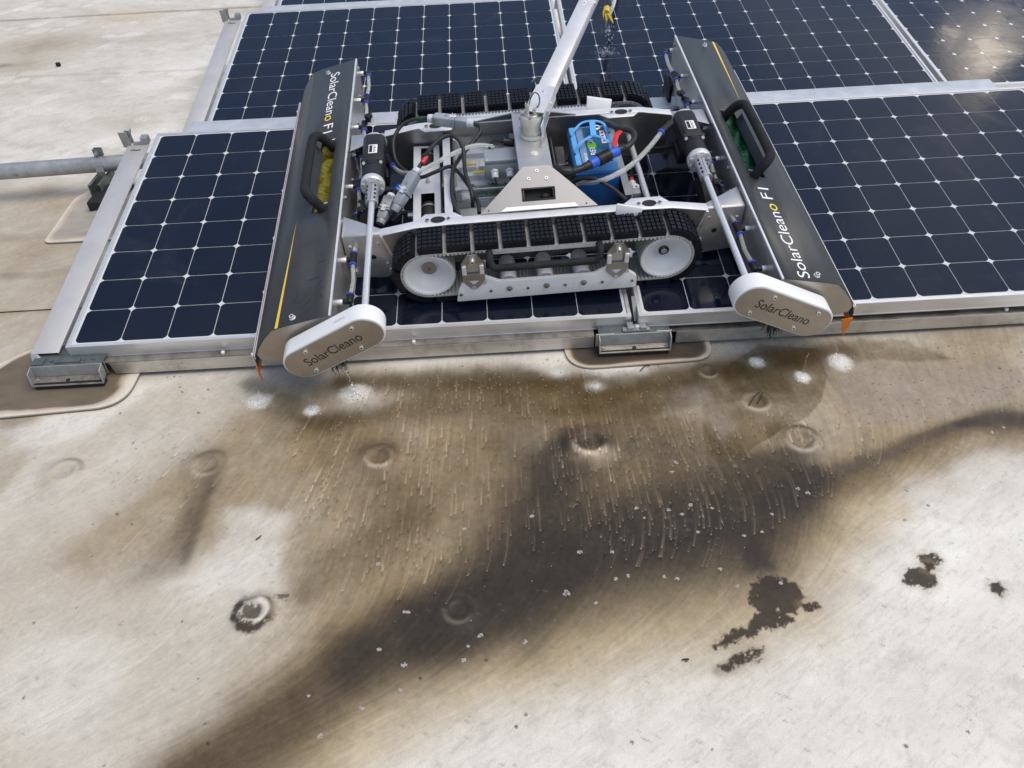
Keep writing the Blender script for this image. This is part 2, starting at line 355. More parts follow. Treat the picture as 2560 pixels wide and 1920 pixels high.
RP = {'arm': [(0.0416, 0.0442, 0.365), (0.2244, 0.5024, 0.4)],
 'bat_cable': [(0.22, 0.0518, 0.235), (0.2362, 0.0166, 0.25), (0.2473, -0.0243, 0.262), (0.2691, -0.036, 0.265), (0.2861, -0.054, 0.265), (0.2851, -0.0814, 0.262), (0.2656, -0.1106, 0.26),
               (0.2453, -0.1242, 0.26)],
 'bat_lab': [(0.1753, -0.0755, 0.222), (0.1769, 0.0259, 0.222), (0.202, -0.0694, 0.222)],
 'bat_plug': [(0.2499, -0.1179, 0.26), (0.2294, -0.1333, 0.26), (0.2029, -0.1482, 0.26), (0.1646, -0.1727, 0.26), (0.1411, -0.1891, 0.26), (0.12, -0.2018, 0.26)],
 'blue_sleeve': [(-0.419, -0.092, 0.155), (-0.4073, -0.0638, 0.15)],
 'bracket_slot': [(-0.2966, -0.3118, 0.21), (0.2766, -0.3082, 0.21), (0.279, 0.1448, 0.21), (-0.2983, 0.1462, 0.21)],
 'cable_blue': [(-0.426, -0.127, 0.165), (-0.419, -0.092, 0.155), (-0.4073, -0.0638, 0.15), (-0.3933, -0.0034, 0.12)],
 'cable_front': [(-0.4333, -0.1921, 0.12), (-0.4119, -0.1598, 0.12), (-0.395, -0.1551, 0.12), (-0.3746, -0.1576, 0.12)],
 'cable_green': [(-0.1733, 0.0812, 0.25), (-0.1534, 0.0677, 0.245), (-0.1563, 0.0466, 0.235), (-0.1779, 0.0201, 0.225), (-0.203, -0.0096, 0.215), (-0.2226, -0.0465, 0.215), (-0.24, -0.0833, 0.21),
                 (-0.2473, -0.1425, 0.21), (-0.2485, -0.1941, 0.2), (-0.242, -0.2381, 0.19), (-0.2328, -0.261, 0.18)],
 'cable_loop': [(-0.3103, 0.1269, 0.25), (-0.348, 0.1286, 0.25), (-0.3893, 0.1164, 0.24), (-0.4152, 0.0845, 0.22), (-0.4204, 0.0501, 0.2), (-0.4129, 0.0144, 0.18), (-0.3875, -0.0251, 0.175),
                (-0.3439, -0.0869, 0.19), (-0.2952, -0.0808, 0.2), (-0.2536, -0.0666, 0.205), (-0.2295, -0.0927, 0.205), (-0.207, -0.1411, 0.2), (-0.1877, -0.1882, 0.19), (-0.1766, -0.2257, 0.185),
                (-0.1766, -0.2611, 0.18)],
 'cable_low': [(0.0942, -0.1822, 0.2), (0.1124, -0.1908, 0.215), (0.1314, -0.1934, 0.22), (0.1551, -0.2018, 0.22), (0.1824, -0.2224, 0.215), (0.2061, -0.2428, 0.208), (0.2321, -0.2797, 0.2)],
 'cable_red': [(-0.3423, -0.0845, 0.22), (-0.3275, -0.0666, 0.23), (-0.3093, -0.0485, 0.25), (-0.278, -0.0206, 0.265), (-0.2457, -0.0069, 0.27), (-0.2217, -0.0203, 0.265), (-0.2082, -0.0463, 0.25),
               (-0.2077, -0.0897, 0.235), (-0.2068, -0.1319, 0.225), (-0.2002, -0.1666, 0.215), (-0.1922, -0.2084, 0.2), (-0.1938, -0.2179, 0.17)],
 'clevis': [(-0.001, -0.0736, 0.36), (0.0422, 0.0495, 0.362)],
 'conn1': [(-0.308, 0.1266, 0.25), (-0.2904, 0.1199, 0.25), (-0.2449, 0.1038, 0.25), (-0.1964, 0.0873, 0.25), (-0.1711, 0.078, 0.25)],
 'conn2': [(-0.3416, -0.0937, 0.225), (-0.3541, -0.1098, 0.215), (-0.3766, -0.1382, 0.195), (-0.3992, -0.1665, 0.175), (-0.4195, -0.1914, 0.155)],
 'conn3': [(-0.4261, -0.1243, 0.165), (-0.4324, -0.1388, 0.16), (-0.4419, -0.1598, 0.15), (-0.4521, -0.1832, 0.14), (-0.4646, -0.2114, 0.13)],
 'gland': [(0.2944, -0.0698, 0.1), (0.2955, -0.1015, 0.1), (0.2963, -0.1388, 0.1)],
 'gland_cable': [(0.3266, 0.0739, 0.08), (0.3105, 0.0106, 0.09), (0.2968, -0.0509, 0.1)],
 'gland_eb': [(-0.1992, -0.1427, 0.13), (-0.1585, -0.1479, 0.13)],
 'gland_red': [(0.2973, -0.0478, 0.1), (0.2941, -0.0682, 0.1)],
 'green_sleeve': [(-0.171, 0.0809, 0.25), (-0.1587, 0.0744, 0.247)],
 'green_sleeve2': [(-0.3197, 0.1278, 0.25), (-0.3433, 0.1288, 0.25)],
 'handleB': [(0.1144, 0.0175, 0.222), (0.1307, 0.0364, 0.232), (0.1537, 0.0544, 0.24), (0.1835, 0.0524, 0.245), (0.2085, 0.0422, 0.245), (0.2212, 0.0248, 0.24), (0.2322, 0.0218, 0.222)],
 'handleB2': [(0.1155, -0.0755, 0.222), (0.1292, -0.0584, 0.24), (0.1515, -0.0416, 0.246), (0.1732, -0.0314, 0.248), (0.1958, -0.041, 0.248), (0.2157, -0.057, 0.242), (0.2301, -0.0628, 0.232)],
 'handleB3': [(0.1825, 0.0459, 0.247), (0.1754, -0.0348, 0.25)],
 'hoseL': [(-0.4267, 0.0258, 0.16), (-0.4167, 0.0008, 0.165), (-0.398, -0.0266, 0.17), (-0.3705, -0.0488, 0.18)],
 'hoseL_fit': [(-0.4567, 0.0919, 0.15), (-0.448, 0.0648, 0.155), (-0.4376, 0.0378, 0.16), (-0.4267, 0.0258, 0.16)],
 'hoseR': [(0.3871, 0.0102, 0.215), (0.3379, -0.0652, 0.22), (0.2858, -0.1353, 0.225), (0.2418, -0.1797, 0.228), (0.1929, -0.2079, 0.225), (0.1581, -0.207, 0.215), (0.1102, -0.1724, 0.19)],
 'hoseR_fit': [(0.3871, 0.0102, 0.215), (0.4019, 0.0268, 0.215), (0.4165, 0.042, 0.215), (0.4267, 0.0543, 0.215)],
 'hose_black': [(0.3858, 0.1307, 0.08), (0.4246, 0.1156, 0.09), (0.4521, 0.1071, 0.1), (0.4737, 0.098, 0.12)],
 'knob': [(-0.5188, 0.2714, 0.17), (-0.5105, -0.2136, 0.17), (0.522, 0.2773, 0.17), (0.5167, -0.215, 0.17)],
 'pocket': [(-0.053, -0.2402, 0.235), (0.0353, -0.2409, 0.235), (0.0305, -0.2976, 0.235), (-0.0563, -0.2969, 0.235)],
 'red_sleeve': [(-0.329, -0.0775, 0.231), (-0.3153, -0.055, 0.238)],
 'red_strap': [(0.2524, -0.0381, 0.262), (0.2379, -0.059, 0.262), (0.2283, -0.0898, 0.262), (0.2212, -0.1172, 0.262)],
 'rivets': [(-0.0078, -0.197, 0.26), (-0.0337, -0.2332, 0.26), (0.0147, -0.2351, 0.26)],
 'shrink': [(0.1218, -0.2015, 0.26), (0.0905, -0.2136, 0.26), (0.0624, -0.2158, 0.262), (0.0388, -0.1935, 0.262)],
 'strap': [(-0.3365, -0.1129, 0.23), (-0.2768, -0.0859, 0.245), (-0.2128, -0.0477, 0.25), (-0.167, -0.0313, 0.25), (-0.1201, -0.0346, 0.245)],
 'strap_plate': [(-0.2682, 0.1375, 0.19), (-0.2492, 0.1263, 0.19), (-0.2473, -0.272, 0.19), (-0.2704, -0.245, 0.19)],
 'washer': [(-0.0091, -0.1466, 0.281)],
 'wedgeF': [(0.2057, -0.3074, 0.22), (0.2605, -0.3382, 0.22)],
 'wedgeR': [(0.2161, 0.2399, 0.2), (0.2694, 0.1775, 0.2)]}
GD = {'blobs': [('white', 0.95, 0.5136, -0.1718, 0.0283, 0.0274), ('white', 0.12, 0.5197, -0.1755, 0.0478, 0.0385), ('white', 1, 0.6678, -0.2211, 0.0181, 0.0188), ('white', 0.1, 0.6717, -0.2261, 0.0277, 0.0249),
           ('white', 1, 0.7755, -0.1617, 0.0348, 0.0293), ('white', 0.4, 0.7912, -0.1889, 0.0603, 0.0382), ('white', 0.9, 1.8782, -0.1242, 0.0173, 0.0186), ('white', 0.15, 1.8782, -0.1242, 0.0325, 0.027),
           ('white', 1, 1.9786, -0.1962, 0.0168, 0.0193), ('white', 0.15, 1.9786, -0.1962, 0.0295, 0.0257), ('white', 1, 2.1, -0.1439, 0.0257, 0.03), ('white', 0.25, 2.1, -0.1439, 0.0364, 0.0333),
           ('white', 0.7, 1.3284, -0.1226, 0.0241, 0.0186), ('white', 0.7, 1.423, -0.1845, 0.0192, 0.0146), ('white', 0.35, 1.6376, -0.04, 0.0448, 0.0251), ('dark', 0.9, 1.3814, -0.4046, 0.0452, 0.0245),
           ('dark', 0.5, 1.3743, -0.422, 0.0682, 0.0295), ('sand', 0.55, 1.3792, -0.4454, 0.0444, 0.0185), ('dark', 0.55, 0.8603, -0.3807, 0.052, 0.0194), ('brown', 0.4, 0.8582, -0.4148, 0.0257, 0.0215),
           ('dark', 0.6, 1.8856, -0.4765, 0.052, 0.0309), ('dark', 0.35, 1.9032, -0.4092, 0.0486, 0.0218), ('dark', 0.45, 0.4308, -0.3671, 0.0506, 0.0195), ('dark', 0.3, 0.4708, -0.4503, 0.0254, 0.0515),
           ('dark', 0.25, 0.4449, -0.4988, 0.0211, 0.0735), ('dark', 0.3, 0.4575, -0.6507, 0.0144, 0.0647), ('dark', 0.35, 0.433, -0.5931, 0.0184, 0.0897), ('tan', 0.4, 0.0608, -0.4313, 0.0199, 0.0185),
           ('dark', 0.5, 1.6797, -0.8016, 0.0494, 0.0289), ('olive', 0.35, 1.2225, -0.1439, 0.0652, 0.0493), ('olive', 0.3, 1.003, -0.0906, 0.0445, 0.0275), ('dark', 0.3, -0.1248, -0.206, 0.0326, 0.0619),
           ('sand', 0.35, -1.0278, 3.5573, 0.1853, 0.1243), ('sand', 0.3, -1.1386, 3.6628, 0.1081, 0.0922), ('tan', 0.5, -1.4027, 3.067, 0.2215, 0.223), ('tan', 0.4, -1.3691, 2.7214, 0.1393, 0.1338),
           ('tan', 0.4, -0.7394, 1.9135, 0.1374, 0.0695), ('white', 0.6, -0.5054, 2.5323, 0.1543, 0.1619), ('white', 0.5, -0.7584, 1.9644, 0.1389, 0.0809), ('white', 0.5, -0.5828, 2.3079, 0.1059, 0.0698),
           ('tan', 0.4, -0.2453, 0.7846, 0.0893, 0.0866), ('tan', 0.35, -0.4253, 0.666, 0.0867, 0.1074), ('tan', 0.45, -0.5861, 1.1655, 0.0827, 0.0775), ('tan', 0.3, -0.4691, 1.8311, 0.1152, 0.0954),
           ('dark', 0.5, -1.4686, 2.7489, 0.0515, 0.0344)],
 'bubbles': [(1.2801, -0.8242, 14), (1.3376, -0.8528, 5), (1.3849, -0.7984, 7), (1.4127, -0.7925, 6), (1.4869, -0.7998, 6), (1.5122, -0.8075, 7), (1.6069, -0.7904, 7), (1.6307, -0.8335, 6), (1.7223, -0.8322, 6),
             (1.6805, -0.7079, 6), (1.7223, -0.7001, 5), (1.8402, -0.584, 8), (1.8588, -0.5976, 8), (1.4602, -0.6124, 8), (1.5793, -0.48, 9), (1.5635, -0.5099, 8), (1.5328, -0.6237, 7), (1.5605, -0.6386, 7),
             (1.5838, -0.6898, 6), (1.5853, -0.6125, 8), (1.759, -0.6524, 5), (1.6306, -0.6253, 6), (1.1006, -0.909, 8), (1.0768, -0.9308, 4), (0.9026, -0.9276, 7), (0.9537, -0.9613, 9), (0.884, -0.7231, 9),
             (1.0674, -0.9597, 8), (0.9493, -1.0133, 7), (0.7779, -1.0138, 5), (0.8813, -1.0427, 7), (0.8109, -1.0898, 9), (1.1879, -0.9288, 8), (0.947, -0.8462, 5), (0.9552, -0.8467, 6), (1.3197, -0.7243, 8),
             (1.3883, -0.7293, 6), (1.4731, -0.6423, 5), (2.043, -0.6907, 6), (1.9894, -0.6409, 6), (2.084, -0.6077, 6), (1.0692, -0.6427, 7), (1.2231, -0.6178, 8), (2.3682, -0.4401, 8), (2.4055, -0.4262, 7),
             (1.9259, -0.6477, 5), (1.9025, -0.7025, 7), (2.2564, -0.4861, 5)],
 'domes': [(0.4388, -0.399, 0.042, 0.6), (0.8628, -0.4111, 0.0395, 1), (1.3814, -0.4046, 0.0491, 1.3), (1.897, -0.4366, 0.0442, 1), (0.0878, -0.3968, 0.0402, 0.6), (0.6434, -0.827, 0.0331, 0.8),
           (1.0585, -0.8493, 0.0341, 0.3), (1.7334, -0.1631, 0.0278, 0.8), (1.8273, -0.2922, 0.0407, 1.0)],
 'polys': [('beige', 0.5, 0.55, 0.2, [(-3.2047, 4.6155), (-0.4125, 4.1061), (-0.3106, 1.8576), (-0.3651, 1.356), (-1.7661, 1.4833)]),
           ('beige', 0.15, 0.6, 0.07, [(-0.2402, -0.6107), (0.3151, -0.6726), (0.602, -0.9287), (0.5652, -1.1764), (0.0633, -1.1459)]),
           ('beige', 0.2, 0.35, 0.08, [(1.0284, -1.2045), (1.3978, -1.0222), (1.8848, -0.9379), (2.4163, -0.7187), (2.0789, -1.2683)]),
           ('beige', 0.22, 0.75, 0.06, [(-0.5472, 0.1377), (0.0746, 0.0447), (0.5433, 0.0031), (0.9371, -0.8173), (0.7959, -0.9826), (0.6202, -1.1797), (0.0633, -1.1459)]),
           ('beige', 0.12, 0.7, 0.05,
            [(1.099, -1.0025), (1.4966, -0.9113), (1.7422, -0.8921), (2.1001, -0.6376), (2.4305, -0.5397), (2.5465, -0.3376), (1.8419, -0.2779), (0.9454, -0.9516), (0.6202, -1.1797), (0.8912, -1.1768)]),
           ('beige', 0.2, 0.6, 0.06, [(1.9429, 0.0661), (2.8693, 0.0191), (2.5768, -0.4572), (2.1718, -0.4793), (1.7997, -0.4218)]),
           ('tan', 0.11, 0.72, 0.04,
            [(0.5401, -0.1017), (0.7766, -0.0445), (1.4468, -0.1036), (2.1515, -0.0119), (2.7356, -0.008), (2.5465, -0.3376), (2.2722, -0.4738), (2.0261, -0.596), (1.8177, -0.7181), (1.7222, -0.8533), (1.6285, -0.8656),
             (1.3357, -0.9267), (1.0614, -1.0159), (0.8478, -1.0992), (0.7571, -1.188), (0.5376, -1.1747), (0.6025, -1.0547), (0.6474, -0.9233), (0.6501, -0.7779), (0.5334, -0.7093), (0.2819, -0.7016), (0.1808, -0.6629),
             (0.2768, -0.4734), (0.4014, -0.2495)]),
           ('tan', 0.05, 0.7, 0.02,
            [(0.6785, -0.1469), (1.4389, -0.1626), (1.7392, -0.2692), (1.9055, -0.4023), (1.8517, -0.6186), (1.6494, -0.7894), (1.2636, -0.8589), (0.9449, -0.9432), (0.7653, -0.9806), (0.771, -0.8057), (0.7228, -0.5918),
             (0.6276, -0.3551)]),
           ('tan', 0.04, 0.45, 0.02, [(1.9734, -0.4359), (2.2375, -0.401), (2.5465, -0.3376), (2.4978, -0.4224), (2.2067, -0.5088), (1.9674, -0.6274), (1.7868, -0.7583), (1.6967, -0.7725), (1.7443, -0.6104)]),
           ('dark', 0.08, 0.72, 0.02,
            [(1.2414, -0.348), (1.5166, -0.3415), (1.6701, -0.383), (1.8641, -0.468), (1.8769, -0.5722), (1.7276, -0.6671), (1.3744, -0.6406), (1.1935, -0.6609), (1.1293, -0.7315), (1.0607, -0.7774), (1.1433, -0.5645)]),
           ('brown', 0.05, 0.75, 0.02,
            [(1.6441, -0.809), (1.4292, -0.8423), (1.2614, -0.8816), (1.1002, -0.9324), (0.9485, -1.0006), (0.8498, -1.0557), (0.7843, -1.1023), (0.8721, -0.9876), (1.1008, -0.8931), (1.3479, -0.8366),
             (1.5617, -0.8031)]),
           ('tan', 0.04, 0.28, 0.015, [(1.5067, -0.398), (1.5187, -0.5932), (1.4225, -0.6779), (1.3455, -0.7262), (1.3171, -0.6701), (1.3806, -0.5945)]),
           ('olive', 0.035, 0.55, 0.02,
            [(0.5123, -0.1813), (0.6521, -0.2551), (0.8987, -0.198), (1.0918, -0.0984), (1.4173, -0.1608), (1.4907, -0.2482), (1.713, -0.2029), (1.5596, -0.3303), (1.2145, -0.2867), (1.0383, -0.272), (0.9007, -0.2297),
             (0.8007, -0.2824), (0.6798, -0.302), (0.5252, -0.2446)]),
           ('olive', 0.012, 0.62, 0.012, [(1.3255, -0.2103), (1.4345, -0.1953), (1.7168, -0.1867), (1.7906, -0.2736), (1.6327, -0.2758), (1.523, -0.3048), (1.3695, -0.292), (1.2671, -0.2759)]),
           ('olive', 0.003, 0.6, 0.006,
            [(1.7077, -0.2025), (1.91, -0.0462), (2.0589, -0.078), (2.0468, -0.1904), (1.995, -0.2909), (1.9443, -0.3474), (1.8687, -0.3921), (1.7841, -0.4413), (1.733, -0.4842), (1.6729, -0.4926), (1.6587, -0.4516),
             (1.6752, -0.3399)]),
           ('olive', 0.03, 0.55, 0.02, [(1.8665, -0.0788), (1.9712, -0.0332), (2.1157, -0.0463), (2.0329, -0.2142), (1.9237, -0.2849), (1.8009, -0.2745), (1.7634, -0.1741)]),
           ('olive', 0.012, 0.55, 0.02, [(2.1157, -0.0463), (2.311, -0.0454), (2.3895, -0.0987), (2.4268, -0.1379), (2.2587, -0.1405), (2.1556, -0.1488), (2.0716, -0.1672)]),
           ('grey', 0.03, 0.55, 0.02, [(2.0533, -0.157), (2.1877, -0.1516), (2.347, -0.1658), (2.5304, -0.1734), (2.5808, -0.2778), (2.2212, -0.3704), (2.0677, -0.3724), (2.0254, -0.2935)]),
           ('grey', 0.02, 0.55, 0.01, [(1.5638, -0.3082), (1.6495, -0.1974), (1.7235, -0.2038), (1.7289, -0.2684), (1.7664, -0.3621), (1.706, -0.4002), (1.6903, -0.3411)]),
           ('tan', 0.012, 0.55, 0.01, [(-0.4023, 0.3389), (-0.3236, 0.3315), (-0.2713, 0.3113), (-0.2282, 0.3443), (-0.1897, 0.3429), (-0.1801, 0.3179), (-0.2343, 0.2971), (-0.387, 0.305)]),
           ('brown', 0.01, 0.55, 0.01, [(-0.4932, 0.5401), (-0.3559, 0.5314), (-0.2596, 0.5591), (-0.2449, 0.5204), (-0.3454, 0.506), (-0.4805, 0.512)]),
           ('tan', 0.02, 0.5, 0.02, [(-0.2168, -0.1198), (-0.149, -0.0761), (-0.0772, -0.0906), (-0.034, -0.2731), (-0.035, -0.4745), (-0.0546, -0.473)]),
           ('white', 0.03, 0.5, 0.03, [(0.5223, -0.5883), (0.5913, -0.5702), (0.6533, -0.6095), (0.6692, -0.6982), (0.6652, -0.7691), (0.6014, -0.7842), (0.5025, -0.7869), (0.4431, -0.7535), (0.5079, -0.6759)]),
           ('white', 0.05, 0.4, 0.03, [(0.1857, -0.8575), (0.3344, -0.8497), (0.4094, -0.9073), (0.4444, -0.9914), (0.408, -1.0571), (0.3032, -1.0649), (0.1973, -1.0215)]),
           ('white', 0.03, 0.6, 0.03, [(-0.1575, -0.2033), (0.029, -0.1405), (0.1682, -0.0696), (0.2477, -0.0765), (0.1562, -0.1986), (0.0877, -0.2974), (-0.0467, -0.315), (-0.116, -0.2953)]),
           ('white', 0.02, 0.7, 0.02, [(1.427, -0.0843), (1.6084, -0.0737), (1.5737, -0.1406), (1.5033, -0.1682), (1.3968, -0.1506)]),
           ('beige', 0.12, 0.75, 0.05, [(-1.6094, 1.5035), (-0.4674, 1.1865), (-0.3393, 1.43), (-0.0002, 0.1268), (-0.2335, -0.0349), (-0.7021, 0.0055)]),
           ('tan', 0.2, 0.4, 0.05, [(-0.7536, 1.1168), (-0.454, 1.1505), (-0.3393, 1.43), (-0.0735, 0.1335), (-0.2839, 0.0765), (-0.7678, 0.3193), (-1.7616, 1.2296)])],
 'ring': [0.6414, -0.825, 0.043],
 'specks': [(0.2547, -0.0427), (0.2351, -0.0444), (0.2719, -0.0442), (0.2834, -0.0897), (0.2963, -0.1125), (0.3662, -0.1086), (0.1519, -0.1858), (0.3642, -0.2019), (0.2246, -0.3027), (0.2389, -0.3252), (0.2217, -0.4086),
            (0.2382, -0.4991), (0.2641, -0.5397), (0.2172, -0.5655), (0.3088, -0.5724), (0.4062, -0.5622), (1.8373, -0.0617), (1.8306, -0.1477), (1.9925, -0.108), (1.5888, -0.2327), (2.513, -0.206), (2.1114, -0.6525),
            (1.8335, -1.1717), (1.9503, -1.1547), (1.4913, -0.9896), (1.1813, -1.0732), (1.1621, -1.094), (1.4997, -1.1576), (1.364, -1.1353), (0.6117, -1.0915), (0.4368, -1.1188), (0.239, -0.982), (0.2635, -0.7894),
            (0.1898, -0.8198), (0.2486, -0.6571), (0.4953, -0.8362), (0.561, -0.9648), (0.5966, -1.0544), (1.1112, -0.9626), (0.9857, -0.9911), (1.9542, -0.4063), (1.9644, -0.2883)],
 'stains': [[(1.6627, -0.8319), (1.7015, -0.8131), (1.7318, -0.8231), (1.7574, -0.8463), (1.749, -0.8787), (1.728, -0.8984), (1.7072, -0.9006), (1.7138, -0.9173), (1.6864, -0.9287), (1.6502, -0.9307), (1.6303, -0.945),
             (1.6063, -0.9468), (1.5755, -0.9602), (1.5532, -0.9654), (1.5975, -0.9358), (1.6258, -0.9334), (1.654, -0.9042), (1.6645, -0.8821), (1.6504, -0.8746)],
            [(1.7531, -0.8883), (1.7768, -0.8853), (1.7746, -0.8962), (1.7567, -0.8968)],
            [(1.5556, -1.0102), (1.5824, -0.9924), (1.6203, -0.98), (1.6409, -0.9781), (1.6274, -0.9954), (1.5906, -1.0044), (1.5654, -1.0133)],
            [(1.9798, -0.8329), (2.0061, -0.817), (2.0333, -0.822), (2.0412, -0.8373), (2.0308, -0.8541), (2.0112, -0.8661), (1.9948, -0.8515), (1.978, -0.8484)],
            [(2.0336, -0.7917), (2.0582, -0.7863), (2.065, -0.7991), (2.0522, -0.8083), (2.0357, -0.8021)], [(2.037, -0.8102), (2.0463, -0.8119), (2.0418, -0.8216), (2.0346, -0.8191)],
            [(2.1462, -0.869), (2.1597, -0.8651), (2.1618, -0.8767), (2.1496, -0.8872), (2.1431, -0.8811)]],
 'streakpoly': [([(0.7277, -0.2764), (1.2649, -0.3059), (1.2539, -0.5729), (1.1035, -0.7296), (0.8042, -0.739), (0.7239, -0.47)], 230),
                ([(1.2787, -0.2615), (1.6944, -0.281), (1.7389, -0.4978), (1.6575, -0.6953), (1.4843, -0.7257), (1.2984, -0.6797), (1.2776, -0.5131)], 420),
                ([(0.6259, -0.2222), (0.7499, -0.2013), (0.7915, -0.4752), (0.7044, -0.5904)], 40), ([(1.6968, -0.3563), (1.9441, -0.2866), (1.9682, -0.5029), (1.7276, -0.6671)], 90),
                ([(2.0254, -0.2935), (2.3118, -0.2866), (2.0918, -0.5514), (1.8999, -0.5862)], 34), ([(0.1771, -0.2609), (0.504, -0.2428), (0.5053, -0.5158), (0.3441, -0.5979)], 26),
                ([(0.7567, -0.0691), (1.4457, -0.1122), (1.4606, -0.3071), (0.7991, -0.2673)], 110)],
 'strokes': [('olive', 0.85, [(0.7403, -0.119, 0.036), (0.8946, -0.1323, 0.045), (1.1134, -0.1344, 0.054), (1.4366, -0.1791, 0.045), (1.71, -0.1694, 0.045), (1.9435, -0.1213, 0.045), (2.1181, -0.1014, 0.036)]),
             ('olive', 0.6, [(0.473, -0.0959, 0.027), (0.5745, -0.1705, 0.036), (0.6963, -0.2738, 0.027), (0.8489, -0.2409, 0.036)]),
             ('tan', 0.75,
              [(0.5922, -1.2126, 0.0788), (0.6726, -1.1568, 0.104), (0.7876, -1.0775, 0.1103), (0.8914, -0.9929, 0.1166), (1.026, -0.9274, 0.1323), (1.1621, -0.8611, 0.1575), (1.2908, -0.7937, 0.1858),
               (1.4234, -0.7527, 0.2047), (1.5557, -0.7362, 0.2047), (1.6889, -0.7247, 0.1764), (1.7932, -0.672, 0.126), (1.887, -0.6094, 0.0788), (2.0133, -0.5704, 0.0536), (2.1822, -0.5094, 0.041),
               (2.3246, -0.4575, 0.041), (2.4038, -0.457, 0.0599), (2.5093, -0.4794, 0.0662)]),
             ('sand2', 0.6,
              [(0.7065, -1.2039, 0.0891), (0.8199, -1.1289, 0.0945), (0.9222, -1.0491, 0.0999), (1.0537, -0.9875, 0.1134), (1.1866, -0.9253, 0.135), (1.312, -0.8622, 0.1593), (1.4407, -0.8239, 0.1755),
               (1.5688, -0.8086, 0.1755), (1.6976, -0.7979, 0.1512), (1.7986, -0.7487, 0.108), (1.8893, -0.6904, 0.0675), (2.0111, -0.6541, 0.0459)]),
             ('brown', 0.72,
              [(0.5714, -1.1863, 0.0653), (0.6523, -1.1288, 0.0861), (0.7683, -1.0468, 0.0914), (0.873, -0.9592, 0.0966), (1.0093, -0.8913, 0.1096), (1.1474, -0.8225, 0.1305), (1.278, -0.7525, 0.154),
               (1.413, -0.7098, 0.1696), (1.5479, -0.6927, 0.1696), (1.6836, -0.6806, 0.1462), (1.7899, -0.6257, 0.1044), (1.8856, -0.5604, 0.0653), (2.0146, -0.5197, 0.0444), (2.1873, -0.456, 0.0339),
               (2.333, -0.4016, 0.0339), (2.414, -0.4011, 0.0496), (2.5217, -0.4244, 0.0548)]),
             ('brown', 0.6, [(0.5661, -1.1796, 0.045), (0.6472, -1.1216, 0.0594), (0.7634, -1.0389, 0.063), (0.8683, -0.9506, 0.0666), (1.005, -0.8821, 0.0756)]),
             ('dark', 0.45, [(0.5661, -1.1796, 0.036), (0.6472, -1.1216, 0.0475), (0.7634, -1.0389, 0.0504), (0.8683, -0.9506, 0.0533)]),
             ('dark', 0.8, [(0.8683, -0.9506, 0.0666), (1.005, -0.8821, 0.0756), (1.1436, -0.8126, 0.09)]),
             ('dark', 0.97,
              [(1.005, -0.8821, 0.0816), (1.1436, -0.8126, 0.0972), (1.2748, -0.742, 0.1147), (1.4104, -0.6989, 0.1264), (1.5458, -0.6815, 0.1264), (1.6823, -0.6693, 0.1089), (1.7891, -0.6138, 0.0778),
               (1.8853, -0.5479, 0.0486)]),
             ('dark', 0.5, [(1.8853, -0.5479, 0.0315), (2.0149, -0.5066, 0.0214), (2.1886, -0.4423, 0.0164), (2.3351, -0.3873, 0.0164)]),
             ('dark', 0.75, [(2.3122, -0.3927, 0.018), (2.4054, -0.3887, 0.0306), (2.529, -0.4034, 0.036)]),
             ('dark', 0.75, [(1.1436, -0.8126, 0.054), (1.2186, -0.6847, 0.081), (1.2723, -0.5744, 0.072), (1.3014, -0.4632, 0.054), (1.3304, -0.3696, 0.036)]),
             ('dark', 0.6, [(1.5447, -0.6869, 0.081), (1.6421, -0.5785, 0.081), (1.7132, -0.5217, 0.054), (1.8702, -0.5082, 0.045)]),
             ('dark', 0.45, [(1.1896, -0.3723, 0.054), (1.2305, -0.5094, 0.063), (1.1954, -0.6272, 0.054)]),
             ('brown', 0.55, [(0.7346, -0.7838, 0.036), (0.8005, -0.7077, 0.054), (0.8831, -0.6601, 0.054), (0.9695, -0.6103, 0.045)]),
             ('brown', 0.62, [(0.9016, -0.2453, 0.045), (1.1113, -0.2628, 0.054), (1.316, -0.3101, 0.054), (1.4158, -0.3332, 0.054), (1.6169, -0.3497, 0.045)]),
             ('brown', 0.35, [(0.5969, -0.2952, 0.045), (0.8022, -0.2974, 0.054), (0.9124, -0.4191, 0.072), (0.9204, -0.5475, 0.072)]),
             ('brown', 0.4, [(0.7212, -0.3054, 0.054), (0.8204, -0.4775, 0.081), (0.9226, -0.5835, 0.09), (1.06, -0.5581, 0.09), (1.1091, -0.3938, 0.072)]),
             ('dark', 0.85, [(1.6885, -0.7564, 0.0306), (1.7032, -0.7933, 0.0252), (1.7094, -0.8284, 0.0234)]), ('brown', 0.5, [(1.6105, -0.9877, 0.009), (1.5516, -1.0083, 0.0108)]),
             ('olive', 0.35, [(1.1651, -0.2206, 0.027), (1.636, -0.2605, 0.027)]), ('dark', 0.4, [(0.4693, -0.424, 0.0144), (0.4607, -0.5604, 0.0144), (0.453, -0.6826, 0.0108)]),
             ('brown', 0.35, [(0.4512, -0.4487, 0.036), (0.4453, -0.6054, 0.036), (0.3929, -0.6992, 0.036)])],
 'twigs': [[(1.552, -0.1387), (1.568, -0.1229), (1.5835, -0.1174)], [(1.8006, -0.3129), (1.8265, -0.2766), (1.8443, -0.2625)], [(1.8271, -0.2999), (1.8472, -0.2706)], [(1.1094, -0.7828), (1.1213, -0.7777)],
           [(1.4838, -0.9891), (1.4962, -0.9916)], [(0.6054, -0.6396), (0.6171, -0.6316)]]}
